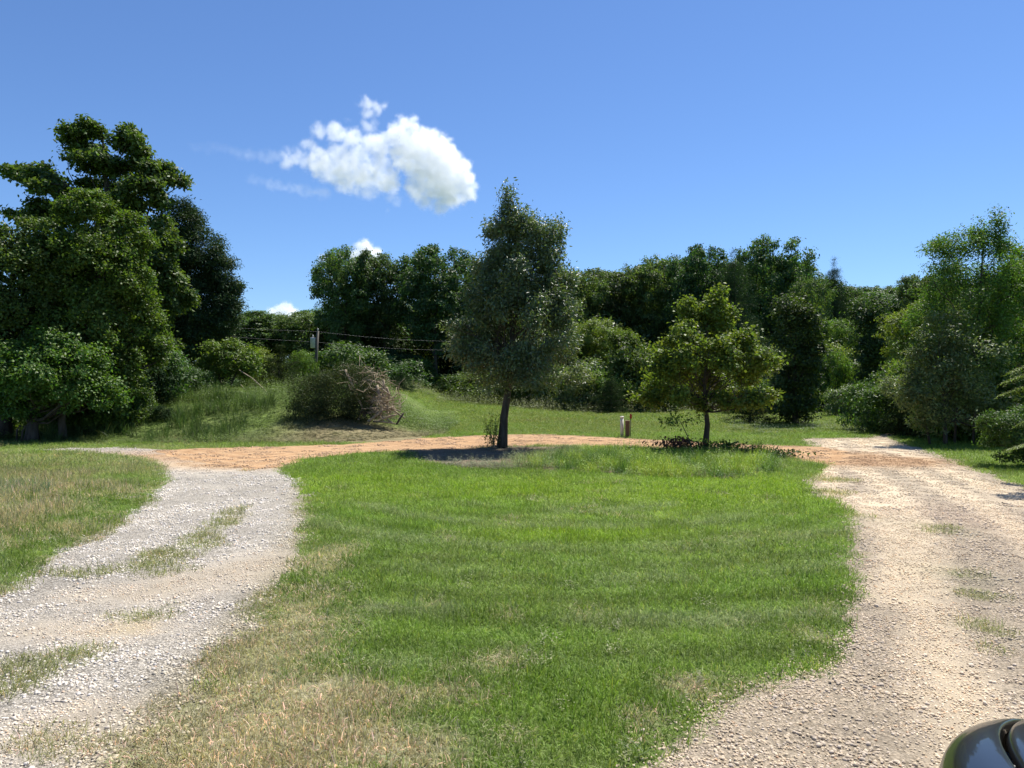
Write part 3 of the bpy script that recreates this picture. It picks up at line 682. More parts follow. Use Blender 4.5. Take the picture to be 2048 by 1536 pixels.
def skeleton(mb, trunk, r0, C, seed, nlimb=26, start=.25, rtip=.01, wob=.05, sides=6, curve=.25):
    """trunk polyline, limbs towards a sample of the clumps"""
    C = C[:, :3]
    g = np.random.default_rng(seed); T = np.array(trunk, float); n = len(T); t = np.linspace(0, 1, n)
    tt = np.linspace(0, 1, 12); TP = np.stack([np.interp(tt, t, T[:, k]) for k in range(3)], 1)
    TP[1:-1] += g.normal(0, wob * .4, (10, 3)) * np.array([1, 1, 0])
    rad = r0 * (1 - tt * .95); rad[0] *= 1.3; rad[1] *= 1.05
    TP[0, 2] -= .15
    mb.tube(TP, rad, 9)
    H_ = T[-1][2]
    idx = g.choice(len(C), min(nlimb, len(C)), replace=False)
    for i in idx:
        q = C[i]; s = np.clip((q[2] - T[0][2]) / H_ - g.uniform(.12, .32), start, .93)
        zz = s * H_; p = np.array([np.interp(zz, TP[:, 2], TP[:, k]) for k in range(3)]); r = r0 * (1 - np.interp(zz, TP[:, 2], tt) * .95) * g.uniform(.22, .42)
        L_ = np.linalg.norm(q - p); m = 6; u = np.linspace(0, 1, m)[:, None]
        path = p + (q - p) * u + np.array([0, 0, 1]) * (np.sin(u * np.pi) * L_ * curve * g.uniform(-.3, .6)) + np.vstack([[0, 0, 0], g.normal(0, L_ * .03, (m - 2, 3)), [0, 0, 0]])
        mb.tube(path, np.linspace(r, rtip, m), sides, False)
        for _ in range(2):
            j = g.integers(len(C)); near = C[g.integers(0, len(C), 12)]; q2 = near[np.argmin(((near - path[3]) ** 2).sum(1))]
            if np.linalg.norm(q2 - path[3]) < L_ * .9:
                mid = (path[3] + q2) / 2 + g.normal(0, .05 * L_, 3); mb.tube([path[3], mid, q2], [r * .45, r * .3, rtip], 5, False)

def tree_proto(name, bl, nc, nper, size, mat, seed, trunk, r0, bark=BARK, spread=.3, nlimb=26, aspect=.5, shell=.5, rough=.3, up=.45, outw=.8, rnd=.55, droop=0, low=-.75, start=.25, extra=None, vertical=.6, rtip=.012, curve=.25):
    C = clumps(bl, nc, seed, shell, rough, low)
    pass
    mb = MB(); skeleton(mb, trunk, r0, C, seed + 1, nlimb, start, rtip, curve=curve)
    to = mb.build('trunk', bark, link=False)
    b = np.array(bl, float); cen = (b[:, :3] * b[:, 3:4]).sum(0) / b[:, 3].sum()
    cm = leafmesh('crown', C, 0, spread, nper, size, mat, seed + 2, up, outw, rnd, aspect, droop, cen, vertical)
    return {'trunk': to.data, 'crown': cm, 'h': float((b[:, 2] + b[:, 5]).max()), 'w': float((b[:, 0] + b[:, 3]).max() - (b[:, 0] - b[:, 3]).min()), 'cx': float(((b[:, 0] + b[:, 3]).max() + (b[:, 0] - b[:, 3]).min()) / 2)}

NTREE = {}
def plant(proto, name, label, cat, px, Y, top, wpx=None, group=None, rz=None, mat=None, base=None, X=None, sink=0, wy=None):
    """a plant whose crown's middle stands at photo column px and whose top reaches photo row `top` at distance Y"""
    x = X_(px, Y) if X is None else X; z = float(height(x, Y)) if base is None else base
    hh = Z_(top, Y) - z; sz = hh / proto['h']; sx = (wpx * Y / F) / proto['w'] if wpx else sz
    e = empty(name, (x - proto['cx'] * sx * 0, Y, z - sink), 0 if rz is None else rz)
    e.scale = (sx, wy * sx if wy else sx, sz)
    tag(e, label, cat, group)
    for k in ('trunk', 'crown'):
        me = proto[k]
        o = obj(k, me, e)
        if mat and k == 'crown':
            o.material_slots[0].link = 'OBJECT'; o.material_slots[0].material = mat
    return e

rg = random.Random(5)
def oak_blobs(h, w_, seed, n=9, base=.25, round_=1.0):
    r = random.Random(seed); b = [(0, 0, h * .62, w_ * .27, w_ * .27, h * .30)]
    for i in range(n):
        a = i * 2.4 + r.uniform(-.4, .4); t = (i + .5) / n; z = h * (base + .12 + (.80 - base) * t)
        rad = w_ * .5 * math.sin(math.pi * min(1, (.25 + .62 * (1 - t) ** .8 + .1))) * .62
        s = w_ * r.uniform(.15, .23); b.append((math.cos(a) * rad, math.sin(a) * rad, min(z, h - s), s * 1.15, s * 1.15, s))
    b.append((r.uniform(-.1, .1) * w_, 0, h * .88, w_ * .16, w_ * .16, h * .12))
    return b
def trunkline(h, lean=.0, seed=0, n=5, top=.85):
    r = random.Random(seed); return [(lean * (i / (n - 1)) + r.uniform(-.08, .08) * (i > 0), r.uniform(-.08, .08) * (i > 0), h * top * i / (n - 1)) for i in range(n)]

OAK = [tree_proto('oak', oak_blobs(12, 8.5, 10 + i, n=11 + i, base=.15 + .05 * i), 900, 26, .23, None, 100 + 7 * i, trunkline(12, .2, i), .22, spread=.21, nlimb=22, aspect=.62, shell=.45, rough=.35) for i in range(4)]
# pine: tiers
def pine_blobs(h, w_, tiers, seed, base=.2):
    r = random.Random(seed); b = []
    for i in range(tiers):
        t = i / (tiers - 1); z = h * (base + (1 - base) * t * .96); rad = w_ * .5 * (1 - t) ** .7 * r.uniform(.85, 1.05) + .25
        for k in range(4 if rad > .7 else 1):
            a = k * 1.57 + r.uniform(0, 1.5) + i; q = rad * .5 if rad > .7 else 0
            b.append((math.cos(a) * q, math.sin(a) * q, z, rad * .6, rad * .6, h / tiers * .62))
    return b
PINE = tree_proto('pine', pine_blobs(13, 6, 9, 3), 1100, 34, .17, None, 300, trunkline(13, 0, 4, top=.95), .2, spread=.22, nlimb=30, aspect=.16, shell=.6, up=.3, rnd=1.0)
CEDAR = tree_proto('cedar', pine_blobs(4, 2.6, 7, 5, base=.08), 420, 34, .09, None, 310, trunkline(4, 0, 4, top=.9), .07, spread=.10, nlimb=20, aspect=.3, shell=.6, rnd=1.0)
BUSH = [tree_proto('bush', [(0, 0, 1.0, 1.2, 1.1, 1.0), (.8, .2, .8, .8, .8, .8), (-.8, -.1, .9, .85, .8, .85), (.2, -.5, 1.5, .6, .6, .55), (-.4, .3, 1.6, .6, .6, .5)], 260, 28, .115, None, 320 + i, [(0, 0, 0), (0, 0, .8), (.1, 0, 1.5)], .06, spread=.14, nlimb=26, aspect=.5, shell=.5, low=-.9, rough=.5) for i in range(3)]
COLUMN = tree_proto('column', [(0, 0, 1.2, 1.1, 1.0, 1.3), (.1, 0, 2.8, .95, .9, 1.3), (-.1, .1, 4.4, .85, .85, 1.2), (.1, 0, 5.6, .7, .7, .9), (.5, -.2, 2.0, .7, .7, .9), (-.5, -.2, 3.6, .6, .6, .8)], 420, 34, .14, None, 340, trunkline(6.5, .1, 3), .12, spread=.17, nlimb=20, aspect=.6, low=-1, rough=.35, shell=.35)
def use(p, mat, src=None):
    q = dict(p); c = p['crown'].copy(); c.materials.clear(); c.materials.append(mat); q['crown'] = c; return q
def usel(p, mat): return use(p, mat)
OAKS = [usel(OAK[0], L_OAKFAR), usel(OAK[1], L_OAKFARD), usel(OAK[2], L_OAKFAR), usel(OAK[3], L_OAKFARD)]
OAKL = usel(OAK[2], L_LIGHT); OAKG = usel(OAK[0], L_GREY)
PINEP = usel(PINE, L_PINE); CEDARP = usel(CEDAR, L_CEDAR)
BUSHP = [usel(BUSH[0], L_OAK), usel(BUSH[1], L_LIGHT), usel(BUSH[2], L_GREY), usel(BUSH[0], L_CEDAR)]
COLP = usel(COLUMN, L_VINE); COLD = usel(COLUMN, L_OAKDARK)

# --- the lone tree of the bed: slim leaning trunk, fine narrow leaves
def lone():
    Yt = 21.6; s = Yt / F; x0 = 1003
    def b(px, py, r, ry=None, dz=None): return ((px - x0) * s, (dz or 0), Z_(py, Yt), r * s, r * s, (ry or r) * s)
    gg = random.Random(21); bl = [b(1018, 398, 7, 20), b(1020, 424, 12, 26), b(1108, 470, 16, 34, .2), b(1085, 500, 22, 34, -.3)]
    for py in range(450, 775, 30):
        hw = np.interp(py, [400, 430, 460, 500, 540, 600, 650, 700, 740, 770, 800], [8, 22, 50, 76, 94, 116, 134, 140, 126, 92, 50]); cxx = np.interp(py, [400, 440, 500, 600, 700, 800], [1018, 1028, 1046, 1032, 1036, 1036])
        n_ = max(2, int(hw / 20))
        for q in range(n_):
            u = (q + .5) / n_ * 2 - 1 + gg.uniform(-.12, .12); r_ = gg.uniform(21, 33) * (.6 if py < 490 else .85 if py < 560 else 1)
            bl.append(b(cxx + u * (hw - r_ * .6), py - 14 * abs(u) + gg.uniform(-10, 10), r_, r_ * gg.uniform(1.1, 1.6), gg.uniform(-.85, .85) * hw * s * math.sqrt(max(.1, 1 - u * u))))
    tr = [(0, 0, 0), ((1010 - x0) * s, 0, Z_(830, Yt)), ((1019 - x0) * s, 0, Z_(760, Yt)), ((1024 - x0) * s, 0, Z_(650, Yt)), ((1020 - x0) * s, 0, Z_(520, Yt)), ((1018 - x0) * s, 0, Z_(400, Yt))]
    C = clumps(bl, 2300, 501, .8, .7, -1, .43, .5, nsub=6, subr=(.25, .5), core=.12)
    gt_ = np.random.default_rng(5); sel = C[(C[:, 2] > 3.4) & (gt_.random(len(C)) < .16)]; o_ = sel[:, :3] - [0, 0, 3.6]; o_ = o_ / np.linalg.norm(o_, axis=1)[:, None]; far = np.abs(sel[:, 0]) + .25 * sel[:, 2] > 1.5; sel, o_ = sel[far], o_[far]
    C = np.vstack([C] + [np.hstack([sel[:, :3] + (o_ * .7 + [0, 0, .25]) * q, sel[:, 3:]]) for q in (.16, .28)])
    mb = MB(); skeleton(mb, tr, .145, C, 502, 80, .3, .005, curve=.3)
    e = empty('lone_tree', (X_(x0, Yt), Yt, 0)); tag(e, 'slim leaning shade tree with fine grey-green leaves at left end of the weedy bed', 'tree')
    mb.build('trunk', BARK, e)
    obj('crown', leafmesh('crown', C, 0, .12, 22, .115, L_WILLOW, 503, .2, .6, .85, .36, .9, (0, 0, 4.2), 1.0), e)
    # sprouts at the foot
    g = np.random.default_rng(9); P = []; m2 = MB()
    for k in range(9):
        a = g.normal(-.22, .1); yy = g.normal(-.1, .12); h = g.uniform(.5, 1.0); dx = g.normal(-.12, .15)
        m2.tube([(a, yy, 0), (a + dx * .5, yy, h * .5), (a + dx, yy, h)], [.008, .006, .003], 5, False)
        for t in np.linspace(.15, 1, 16): P.append((a + dx * t, yy, h * t))
    sp = m2.build('sprout', BARK_GREY, e); sp['label'] = 'thin leafy sprouts at the foot of the trunk'
    obj('sprout_leaves', leafmesh('sprout_leaves', np.array(P), 0, .035, 5, .07, L_LIGHT, 77, .3, .3, 1, .35), sp)
lone()
# --- young maple
def maple():
    Yt = 21.0; s = Yt / F; x0 = 1412
    def b(px, py, r, ry=None, dz=None): return ((px - x0) * s, (dz or 0), Z_(py, Yt), r * s, r * s, (ry or r) * s)
    gg = random.Random(33); bl = [b(1376, 612, 13, 24), b(1432, 606, 14, 26), b(1408, 630, 22, 24)]
    for py in range(650, 830, 26):
        hw = np.interp(py, [600, 640, 680, 720, 760, 800, 830], [35, 62, 92, 120, 128, 128, 100]); n_ = max(2, int(hw / 20))
        for q in range(n_):
            u = (q + .5) / n_ * 2 - 1 + gg.uniform(-.15, .15); r_ = gg.uniform(17, 29)
            bl.append(b(1418 + u * (hw - r_ * .5), py - 8 * abs(u) + gg.uniform(-10, 10), r_, r_ * gg.uniform(.7, 1.0), gg.uniform(-.85, .85) * hw * s * math.sqrt(max(.1, 1 - u * u))))
    tr = [(0, 0, 0), (-.01, 0, 1.0), (-.02, 0, 1.9), (.02, 0, 3.0), (0, 0, 3.9)]
    C = clumps(bl, 1200, 511, .7, .8, -1, .37, .4, nsub=7, subr=(.25, .5), core=.3)
    mb = MB(); skeleton(mb, tr, .09, C, 512, 60, .28, .005)
    e = empty('maple_tree', (X_(x0, Yt), Yt, 0)); tag(e, 'young yellow-green maple with straight thin trunk at right end of the weedy bed', 'tree')
    mb.build('trunk', BARK, e)
    obj('crown', leafmesh('crown', C, 0, .11, 19, .10, L_MAPLE, 513, .7, .5, .65, .75, .3, (0, 0, 2.6), .7), e)
maple()
# --- leaning sapling by the maple
def sapling():
    Yt = 20.0; s = Yt / F; x0 = 1389; e = empty('sapling', (X_(x0, Yt), Yt, 0)); tag(e, 'thin dark sapling leaning left in front of the maple trunk', 'sapling')
    top = np.array([(1362 - x0) * s, 0, Z_(845, Yt)])
    m = MB(); m.tube([(0, 0, -.05), top * .5 + [0, 0, .03], top, top + [-.12, 0, .12]], [.016, .013, .009, .004], 6); m.build('trunk', BARK, e)
    g = np.random.default_rng(4); C = top + g.normal(0, 1, (34, 3)) * [.28, .22, .09] + [-.12, 0, .08]
    obj('crown', leafmesh('crown', C, 0, .06, 7, .09, L_MAPLE, 33, .9, .1, .6, .6), e)
sapling()
# low reddish shrub under the maple
e = empty('low_shrub', (X_(1362, 20.6), 20.6, 0)); tag(e, 'low shrub with reddish green leaves at the foot of the leaning sapling', 'shrub')
g = np.random.default_rng(8); C = g.normal(0, 1, (90, 3)) * [.32, .2, .08] + [0, 0, .2]; C[:, 2] = np.abs(C[:, 2])
m = MB()
for q in C[:40]: m.tube([(q[0] * .3, q[1] * .3, 0), q * .6, q], [.006, .004, .002], 4, False)
m.build('stem', BARK, e); obj('foliage', leafmesh('foliage', C, 0, .06, 9, .085, L_RED, 81, .5, .4, .8, .6), e)
e = empty('low_shrub', (X_(1440, 20.3), 20.3, 0)); tag(e, 'low dark leafy shrub just right of the maple trunk', 'shrub')
C = g.normal(0, 1, (80, 3)) * [.4, .2, .06] + [0, 0, .15]; C[:, 2] = np.abs(C[:, 2])
m = MB()
for q in C[:40]: m.tube([(q[0] * .3, q[1] * .3, 0), q * .6, q], [.006, .004, .002], 4, False)
m.build('stem', BARK, e); obj('foliage', leafmesh('foliage', C, 0, .06, 9, .085, L_OAK, 82, .5, .4, .8, .6), e)
e = empty('low_shrub', (X_(1535, 18.6), 18.6, 0)); tag(e, 'low dark shrub at the far right tip of the weedy bed', 'shrub')
C = g.normal(0, 1, (90, 3)) * [.36, .25, .06] + [0, 0, .13]; C[:, 2] = np.abs(C[:, 2])
m = MB()
for q in C[:40]: m.tube([(q[0] * .3, q[1] * .3, 0), q * .6, q], [.006, .004, .002], 4, False)
m.build('stem', BARK, e); obj('foliage', leafmesh('foliage', C, 0, .06, 9, .08, L_OAKDARK, 83, .5, .4, .8, .6), e)

# --- left group
def custom(name, label, Yt, x0, bl_px, trunk_px, r0, nc, nper, size, mat, seed, spread, cat='tree', shell=.6, rough=.35, base=None, nlimb=40, aspect=.6, depth=1.0, rnd=.55, extra_trunks=(), low=-1, droop=0, up=.5, bark=BARK, vertical=.6, curve=.25, gap=.22, gsc=.7, nsub=20, subr=(.18, .36), core=.16):
    s = Yt / F; X0 = X_(x0, Yt); zb = float(height(X0, Yt)) if base is None else base
    bl = [((a - x0) * s, dy * depth, Z_(b, Yt) - zb, r * s, r * s * .95, ry * s) for (a, b, r, ry, dy) in bl_px]
    tr = [((a - x0) * s, 0, max(0, Z_(b, Yt) - zb) if i else 0) for i, (a, b) in enumerate(trunk_px)]
    C = clumps(bl, nc, seed, shell, rough, low, gap, gsc, nsub, subr, core); C = C[C[:, 2] > .05]
    mb = MB(); skeleton(mb, tr, r0, C, seed + 1, nlimb, .2, .01, curve=curve)
    e = empty(name, (X0, Yt, zb)); tag(e, label, cat)
    mb.build('trunk', bark, e)
    for t2 in extra_trunks:
        m = MB(); p = [((a - x0) * s, dy, Z_(b, Yt) - zb) for a, b, dy in t2]; m.tube(p, np.linspace(r0 * .7, r0 * .4, len(p)), 8); m.build('trunk', bark, e)
    cc = np.array(bl)[:, :3].mean(0)
    obj('crown', leafmesh('crown', C, 0, spread, nper, size, mat, seed + 2, up, .8, rnd, aspect, droop, cc, vertical), e)
    return e
custom('oak_tree', 'tallest broadleaf tree of all, rising behind the vine-covered tree at left', 33, 215,
       [(160, 262, 38, 24, 0), (205, 268, 16, 16, 0), (265, 285, 30, 28, 0), (140, 300, 46, 26, .5), (195, 320, 44, 30, -.5), (262, 330, 44, 30, .3), (25, 346, 18, 11, 0), (55, 352, 20, 12, 0), (90, 345, 36, 22, .5), (350, 360, 24, 12, 0), (318, 345, 26, 20, .3), (290, 360, 36, 30, 0),
        (120, 380, 52, 30, -1), (200, 385, 60, 40, .8), (45, 432, 26, 14, 0), (85, 430, 34, 22, 0), (150, 430, 50, 32, .5), (300, 410, 44, 34, -.8), (250, 430, 50, 40, .5), (330, 470, 32, 40, 0), (310, 540, 44, 50, -.3), (260, 520, 60, 60, 1), (180, 500, 70, 50, 1), (120, 510, 70, 60, 1.2),
        (300, 620, 50, 50, 0), (340, 600, 30, 40, .4), (210, 620, 90, 60, 1), (70, 560, 60, 70, 1.5), (250, 690, 80, 50, 1)],
       [(215, 850), (218, 700), (222, 520), (215, 380), (205, 270)], .42, 2700, 26, .20, L_OAK, 600, .17, shell=.6, rough=.55, gap=.33, gsc=.8, nsub=10)
custom('vine_tree', 'rounded tree smothered in bright vines in front of the tallest tree', 26.5, 200,
       [(178, 425, 55, 38, 0), (215, 470, 75, 60, 0), (190, 540, 85, 75, -.3), (240, 600, 65, 90, 0), (200, 680, 90, 90, -.4), (230, 760, 70, 70, 0), (150, 620, 70, 110, .3), (180, 800, 75, 50, .3), (262, 680, 50, 80, .5), (240, 835, 45, 30, -.4)],
       [(200, 880), (202, 760), (198, 600), (190, 440)], .3, 2100, 32, .12, L_VINE, 610, .13, shell=.35, rough=.4, rnd=.7)
custom('vine_tree', 'vine-covered tree cut by the left edge of the picture', 25.5, 20,
       [(60, 470, 60, 34, 0), (20, 500, 80, 55, 0), (60, 570, 75, 80, -.3), (-30, 560, 90, 100, 0), (30, 660, 90, 85, 0), (-50, 700, 90, 110, 0), (90, 690, 60, 70, .3), (-60, 820, 60, 50, .5)],
       [(5, 880), (8, 760), (20, 600), (35, 480)], .28, 1800, 32, .12, L_OAK, 620, .13, shell=.4, rough=.4, rnd=.7)
custom('understory_tree', 'leafy low tree with thick dark trunk standing at the left end of the lane', 24.0, 62,
       [(30, 735, 55, 40, -.2), (100, 760, 60, 40, -.4), (20, 790, 50, 35, 0), (150, 735, 50, 45, 0), (85, 700, 50, 40, .2), (140, 800, 45, 30, -.2), (60, 820, 30, 16, 0), (185, 790, 40, 40, .2)],
       [(62, 888), (66, 830), (72, 770), (85, 700)], .21, 700, 26, .115, L_LIGHT, 630, .15, rough=.6, shell=.7, extra_trunks=[[(112, 886, .4), (108, 840, .4), (118, 780, .4)]])
custom('conifer_tree', 'dark dense evergreen sloping down on the right of the left tree group', 38, 385,
       [(355, 425, 26, 26, 0), (375, 455, 36, 36, 0), (405, 510, 48, 44, 0), (440, 545, 30, 34, 0), (440, 600, 40, 40, 0), (465, 585, 14, 26, 0), (380, 610, 75, 70, 0), (350, 540, 60, 80, .5), (450, 560, 24, 36, 0), (440, 640, 42, 36, 0), (380, 680, 75, 45, 0), (330, 660, 60, 60, .5)],
       [(352, 775), (355, 700), (362, 600), (370, 440)], .28, 1900, 32, .17, L_PINE, 640, .20, rough=.45, aspect=.3, shell=.45, extra_trunks=[[(322, 775, .3), (325, 715, .3), (335, 640, .3)], [(385, 775, 1.0), (390, 700, 1), (395, 640, 1)]])
custom('round_tree', 'small spreading tree with several pale stems on top of the grassy bank', 34.5, 452,
       [(435, 710, 34, 22, 0), (475, 705, 32, 22, 0), (450, 725, 50, 26, .2), (420, 735, 22, 22, 0), (495, 730, 24, 24, 0)],
       [(447, 790), (446, 765), (448, 740), (452, 700)], .1, 330, 26, .12, L_LIGHT, 650, .15, shell=.6, extra_trunks=[[(452, 790, 0), (466, 760, 0), (482, 730, 0)], [(445, 790, .1), (440, 765, .1), (430, 730, .1)]])
plant(CEDARP, 'cedar_tree', 'dark bushy cedar between the small spreading tree and the utility pole', 'tree', 560, 37, 690, 120, wy=.8)
plant(BUSHP[1], 'bush', 'yellow-green bush right behind the small spreading tree', 'bush', 520, 39, 695, 90)
plant(BUSHP[1], 'bush', 'light green bush at the foot of the utility pole', 'bush', 605, 41, 700, 60)
plant(BUSHP[0], 'bush', 'dark low bush under the dark evergreen of the left group', 'bush', 385, 33, 735, 90)
plant(CEDARP, 'cedar_tree', 'lone small dark cedar just right of the brush pile', 'tree', 802, 45, 738, 62)
plant(BUSHP[0], 'bush', 'leafy bush hiding the foot of the vine-smothered tree', 'bush', 255, 27.2, 770, 110)
plant(BUSHP[3], 'bush', 'small dark bush on the slope of the grassy bank', 'bush', 322, 27.3, 812, 50)

# tree row behind the field: label, column, distance, top row, width, proto
ROW = [
 ('far low tree closing the sky gap next to the left tree group', 500, 82, 622, 150, OAKS[0]), ('far rounded tree in the middle of the sky gap', 560, 84, 636, 130, OAKS[1]),
 ('far tree on the right side of the sky gap, below the small cloud', 612, 80, 622, 110, OAKS[2]),
 ('tall oak at the left end of the middle tree row, above the utility pole', 690, 62, 500, 125, OAKS[0]), ('tall oak second from the left in the middle tree row', 770, 63, 507, 125, OAKS[3]),
 ('broad dark oak just left of the lone leaning tree', 870, 60, 492, 150, OAKS[1]), ('dark oak hidden behind the crown of the lone leaning tree', 985, 66, 520, 150, OAKS[2]),
 ('oak showing past the right side of the lone leaning tree', 1130, 74, 548, 130, OAKS[0]), ('mid-height oak left of the young maple in the back row', 1215, 78, 545, 140, OAKS[3]),
 ('tall oak above the left shoulder of the young maple', 1310, 76, 512, 130, OAKS[2]), ('tall oak with twin top above the young maple', 1400, 70, 492, 120, OAKS[1]),
 ('highest oak of the right row, above the right side of the young maple', 1540, 66, 478, 130, OAKS[0]), ('leafy oak at the right end of the high row', 1605, 62, 555, 90, OAKS[2]),
 ('small pale oak low in front of the right row, left of the maple', 1190, 60, 640, 110, OAKL),
]
for (lb, px, Y, top, wp, pr) in ROW:
    plant(pr, 'oak_tree', lb, 'tree', px, Y, top, wp * 1.25, 'oaks in the row behind the field', rz=rg.uniform(0, 6.28))
plant(PINEP, 'pine_tree', 'dark dense pine directly behind the top of the young maple', 'tree', 1468, 58, 500, 150, rz=.5)
plant(PINEP, 'pine_tree', 'tall slender dark pine standing apart against the sky on the right', 'tree', 1668, 78, 516, 80, rz=1.5)
plant(COLD, 'vine_column', 'tall dark vine-clad tree whose foot shades the field right of the young maple', 'tree', 1592, 34, 585, 110, rz=2.5)
plant(CEDARP, 'cedar_tree', 'dark low cedar in the shade between the maple and the tall vine-clad tree', 'tree', 1500, 35, 745, 110, rz=.5)
plant(COLD, 'vine_column', 'dark vine-draped trunk standing like a column left of the right-hand lane', 'tree', 1740, 46, 590, 95, rz=1)
plant(COLP, 'vine_column', 'hooded vine-draped trunk between the lone tree and the maple', 'tree', 1248, 52, 655, 80, rz=2)
plant(CEDARP, 'cedar_tree', 'small cedar at the field edge in front of the hooded vine trunk', 'tree', 1222, 47, 738, 72, rz=1)
plant(OAKL, 'locust_tree', 'bright green tree on the slope between the tall pine and the vine column', 'tree', 1690, 60, 640, 110, rz=1)
plant(OAKL, 'locust_tree', 'yellow-green tree leaning out behind the grey-green thicket on the right', 'tree', 1845, 40, 600, 170, rz=3)
plant(OAKS[3], 'oak_tree', 'dark oak on the hill just left of the tall feathery tree', 'tree', 1850, 72, 545, 110, rz=2)
plant(BUSHP[2], 'bush', 'grey-green bush under the right side of the lone tree crown', 'bush', 1160, 49.5, 738, 110)
plant(BUSHP[0], 'bush', 'dark round bush behind the lone tree trunk', 'bush', 1075, 51, 735, 110)
plant(BUSHP[1], 'bush', 'pale bush at the field edge behind the young maple trunk', 'bush', 1330, 50, 745, 90)
plant(BUSHP[0], 'bush', 'dark bush right of the young maple trunk at the field edge', 'bush', 1500, 47, 760, 120)
plant(BUSHP[1], 'bush', 'sunlit bush on the slope left of the vine column', 'bush', 1670, 48, 700, 90)
plant(BUSHP[2], 'bush', 'low bush at the foot of the vine column', 'bush', 1690, 42, 775, 90)

# --- right group
custom('feathery_tree', 'tall feathery light green tree on the right, highest of the right group', 24, 1955,
       [(1965, 462, 14, 22, 0), (1930, 490, 45, 24, 0), (1985, 480, 26, 40, 0), (1890, 500, 32, 14, 0), (1940, 540, 70, 50, 0), (2000, 560, 60, 60, 0), (1930, 620, 85, 60, 0), (1990, 660, 80, 70, .3), (1880, 640, 60, 60, .3), (1960, 740, 80, 60, .5), (2050, 620, 60, 90, .4)],
       [(1962, 900), (1960, 800), (1955, 650), (1968, 460)], .14, 1900, 24, .10, L_LIGHT, 660, .13, rough=.95, aspect=.4, vertical=.9, gap=.34, gsc=.4, subr=(.2, .4), core=.1)
custom('thicket', 'grey-green willow-like thicket beside the right driveway', 22.5, 1880,
       [(1850, 730, 34, 40, 0), (1890, 690, 46, 50, 0), (1822, 800, 30, 22, -.3), (1880, 790, 50, 50, -.2), (1935, 750, 60, 70, 0), (1800, 775, 26, 18, 0), (1960, 830, 50, 50, 0), (1850, 845, 24, 20, 0), (1915, 650, 30, 40, .2)],
       [(1890, 893), (1888, 800), (1880, 720), (1878, 660)], .06, 1200, 20, .11, L_GREY, 670, .11, cat='shrub', rough=1.1, aspect=.35, vertical=1, gap=.40, gsc=.35, subr=(.2, .4), core=.1,
       extra_trunks=[[(1860, 892, 0), (1850, 830, 0), (1835, 760, 0)], [(1920, 896, .3), (1925, 830, .3), (1935, 760, .3)], [(1945, 898, 0), (1950, 830, 0), (1955, 760, 0)]])
custom('broadleaf_tree', 'dark leaved tree at the right edge behind the feathery tree', 27, 2075,
       [(2060, 530, 50, 40, 0), (2100, 560, 70, 60, 0), (2040, 570, 45, 40, 0), (2080, 640, 80, 80, 0), (2060, 760, 80, 80, 0), (2030, 700, 60, 60, .5)],
       [(2075, 890), (2075, 800), (2078, 700), (2080, 540)], .16, 900, 28, .13, L_OAK, 680, .18, rough=.5)
custom('corner_bush', 'glossy leaved bush with dark shaded foot at right edge beside the driveway', 16.6, 2050,
       [(2010, 850, 38, 26, 0), (2060, 845, 50, 30, 0), (2030, 880, 55, 38, 0), (2090, 880, 50, 45, 0)],
       [(2050, 925), (2050, 900), (2050, 880), (2050, 850)], .03, 520, 24, .07, L_OAK, 690, .08, cat='bush', shell=.6, rough=.4, aspect=.4)
# hemlock-like conifer off the right edge reaching into the frame with drooping boughs
def bough_tree():
    Yt = 13.0; s = Yt / F; e = empty('conifer', (X_(2210, Yt), Yt, 0)); tag(e, 'conifer past the right edge, its drooping feathery boughs reaching into view', 'tree')
    m = MB(); m.tube([(0, 0, -.1), (0, 0, 1.5), (.03, 0, 3.2), (0, 0, 4.6)], [.13, .1, .06, .015], 9); m.build('trunk', BARK, e)
    g = np.random.default_rng(3); V = []; Fc = []; C = []; bm_ = MB()
    for k in range(46):
        z = .8 + 3.6 * (k / 46); a = k * 2.4 + (math.pi if k % 3 == 0 else 0); L_ = (1.75 - z * .33) * g.uniform(.85, 1.1)
        if k in (14, 15, 20): a = math.pi + g.uniform(-.15, .15); L_ = 1.75; z = (Z_(715, Yt), Z_(735, Yt), Z_(760, Yt))[(14, 15, 20).index(k)]
        if k == 5: a = math.pi; L_ = 1.5; z = Z_(820, Yt)
        d = np.array([math.cos(a), math.sin(a), 0]); sd = np.array([-d[1], d[0], 0])
        path = [np.array([0, 0, z]) + d * L_ * t + np.array([0, 0, .10 * math.sin(t * 2.5) - .30 * t * t]) for t in np.linspace(0, 1, 7)]
        bm_.tube(path, np.linspace(.018, .004, 7), 5, False)
        for i, t in enumerate(np.linspace(.12, 1, 26)):
            p = np.array([np.interp(t, np.linspace(0, 1, 7), np.array(path)[:, q]) for q in range(3)])
            for sg in (-1, 1):
                tl = .34 * (1.15 - t) + .08; td = (d * .8 + sd * sg * .75 - np.array([0, 0, .35])); td /= np.linalg.norm(td)
                for u in np.linspace(.05, 1, 10):
                    q = p + td * tl * u + np.array([0, 0, -.05 * u * u])
                    for s2 in (-1, 1):
                        nd = td * .7 + np.cross(td, [0, 0, 1]) * s2 * .7 + g.normal(0, .3, 3); kk = len(V); ln = .05
                        w2 = np.cross(nd, [0, 0, 1]); w2 = w2 / (np.linalg.norm(w2) + 1e-9) * .009
                        V += [q - w2, q + w2, q + nd * ln]; Fc.append([kk, kk + 1, kk + 2]); C += [g.uniform(.7, 1.4) * np.array([1.2, 1.1, .8])] * 3
    bm_.build('bough', BARK, e); obj('needles', mesh('needles', V, Fc, L_LIGHT, False, np.array(C)), e)
bough_tree()

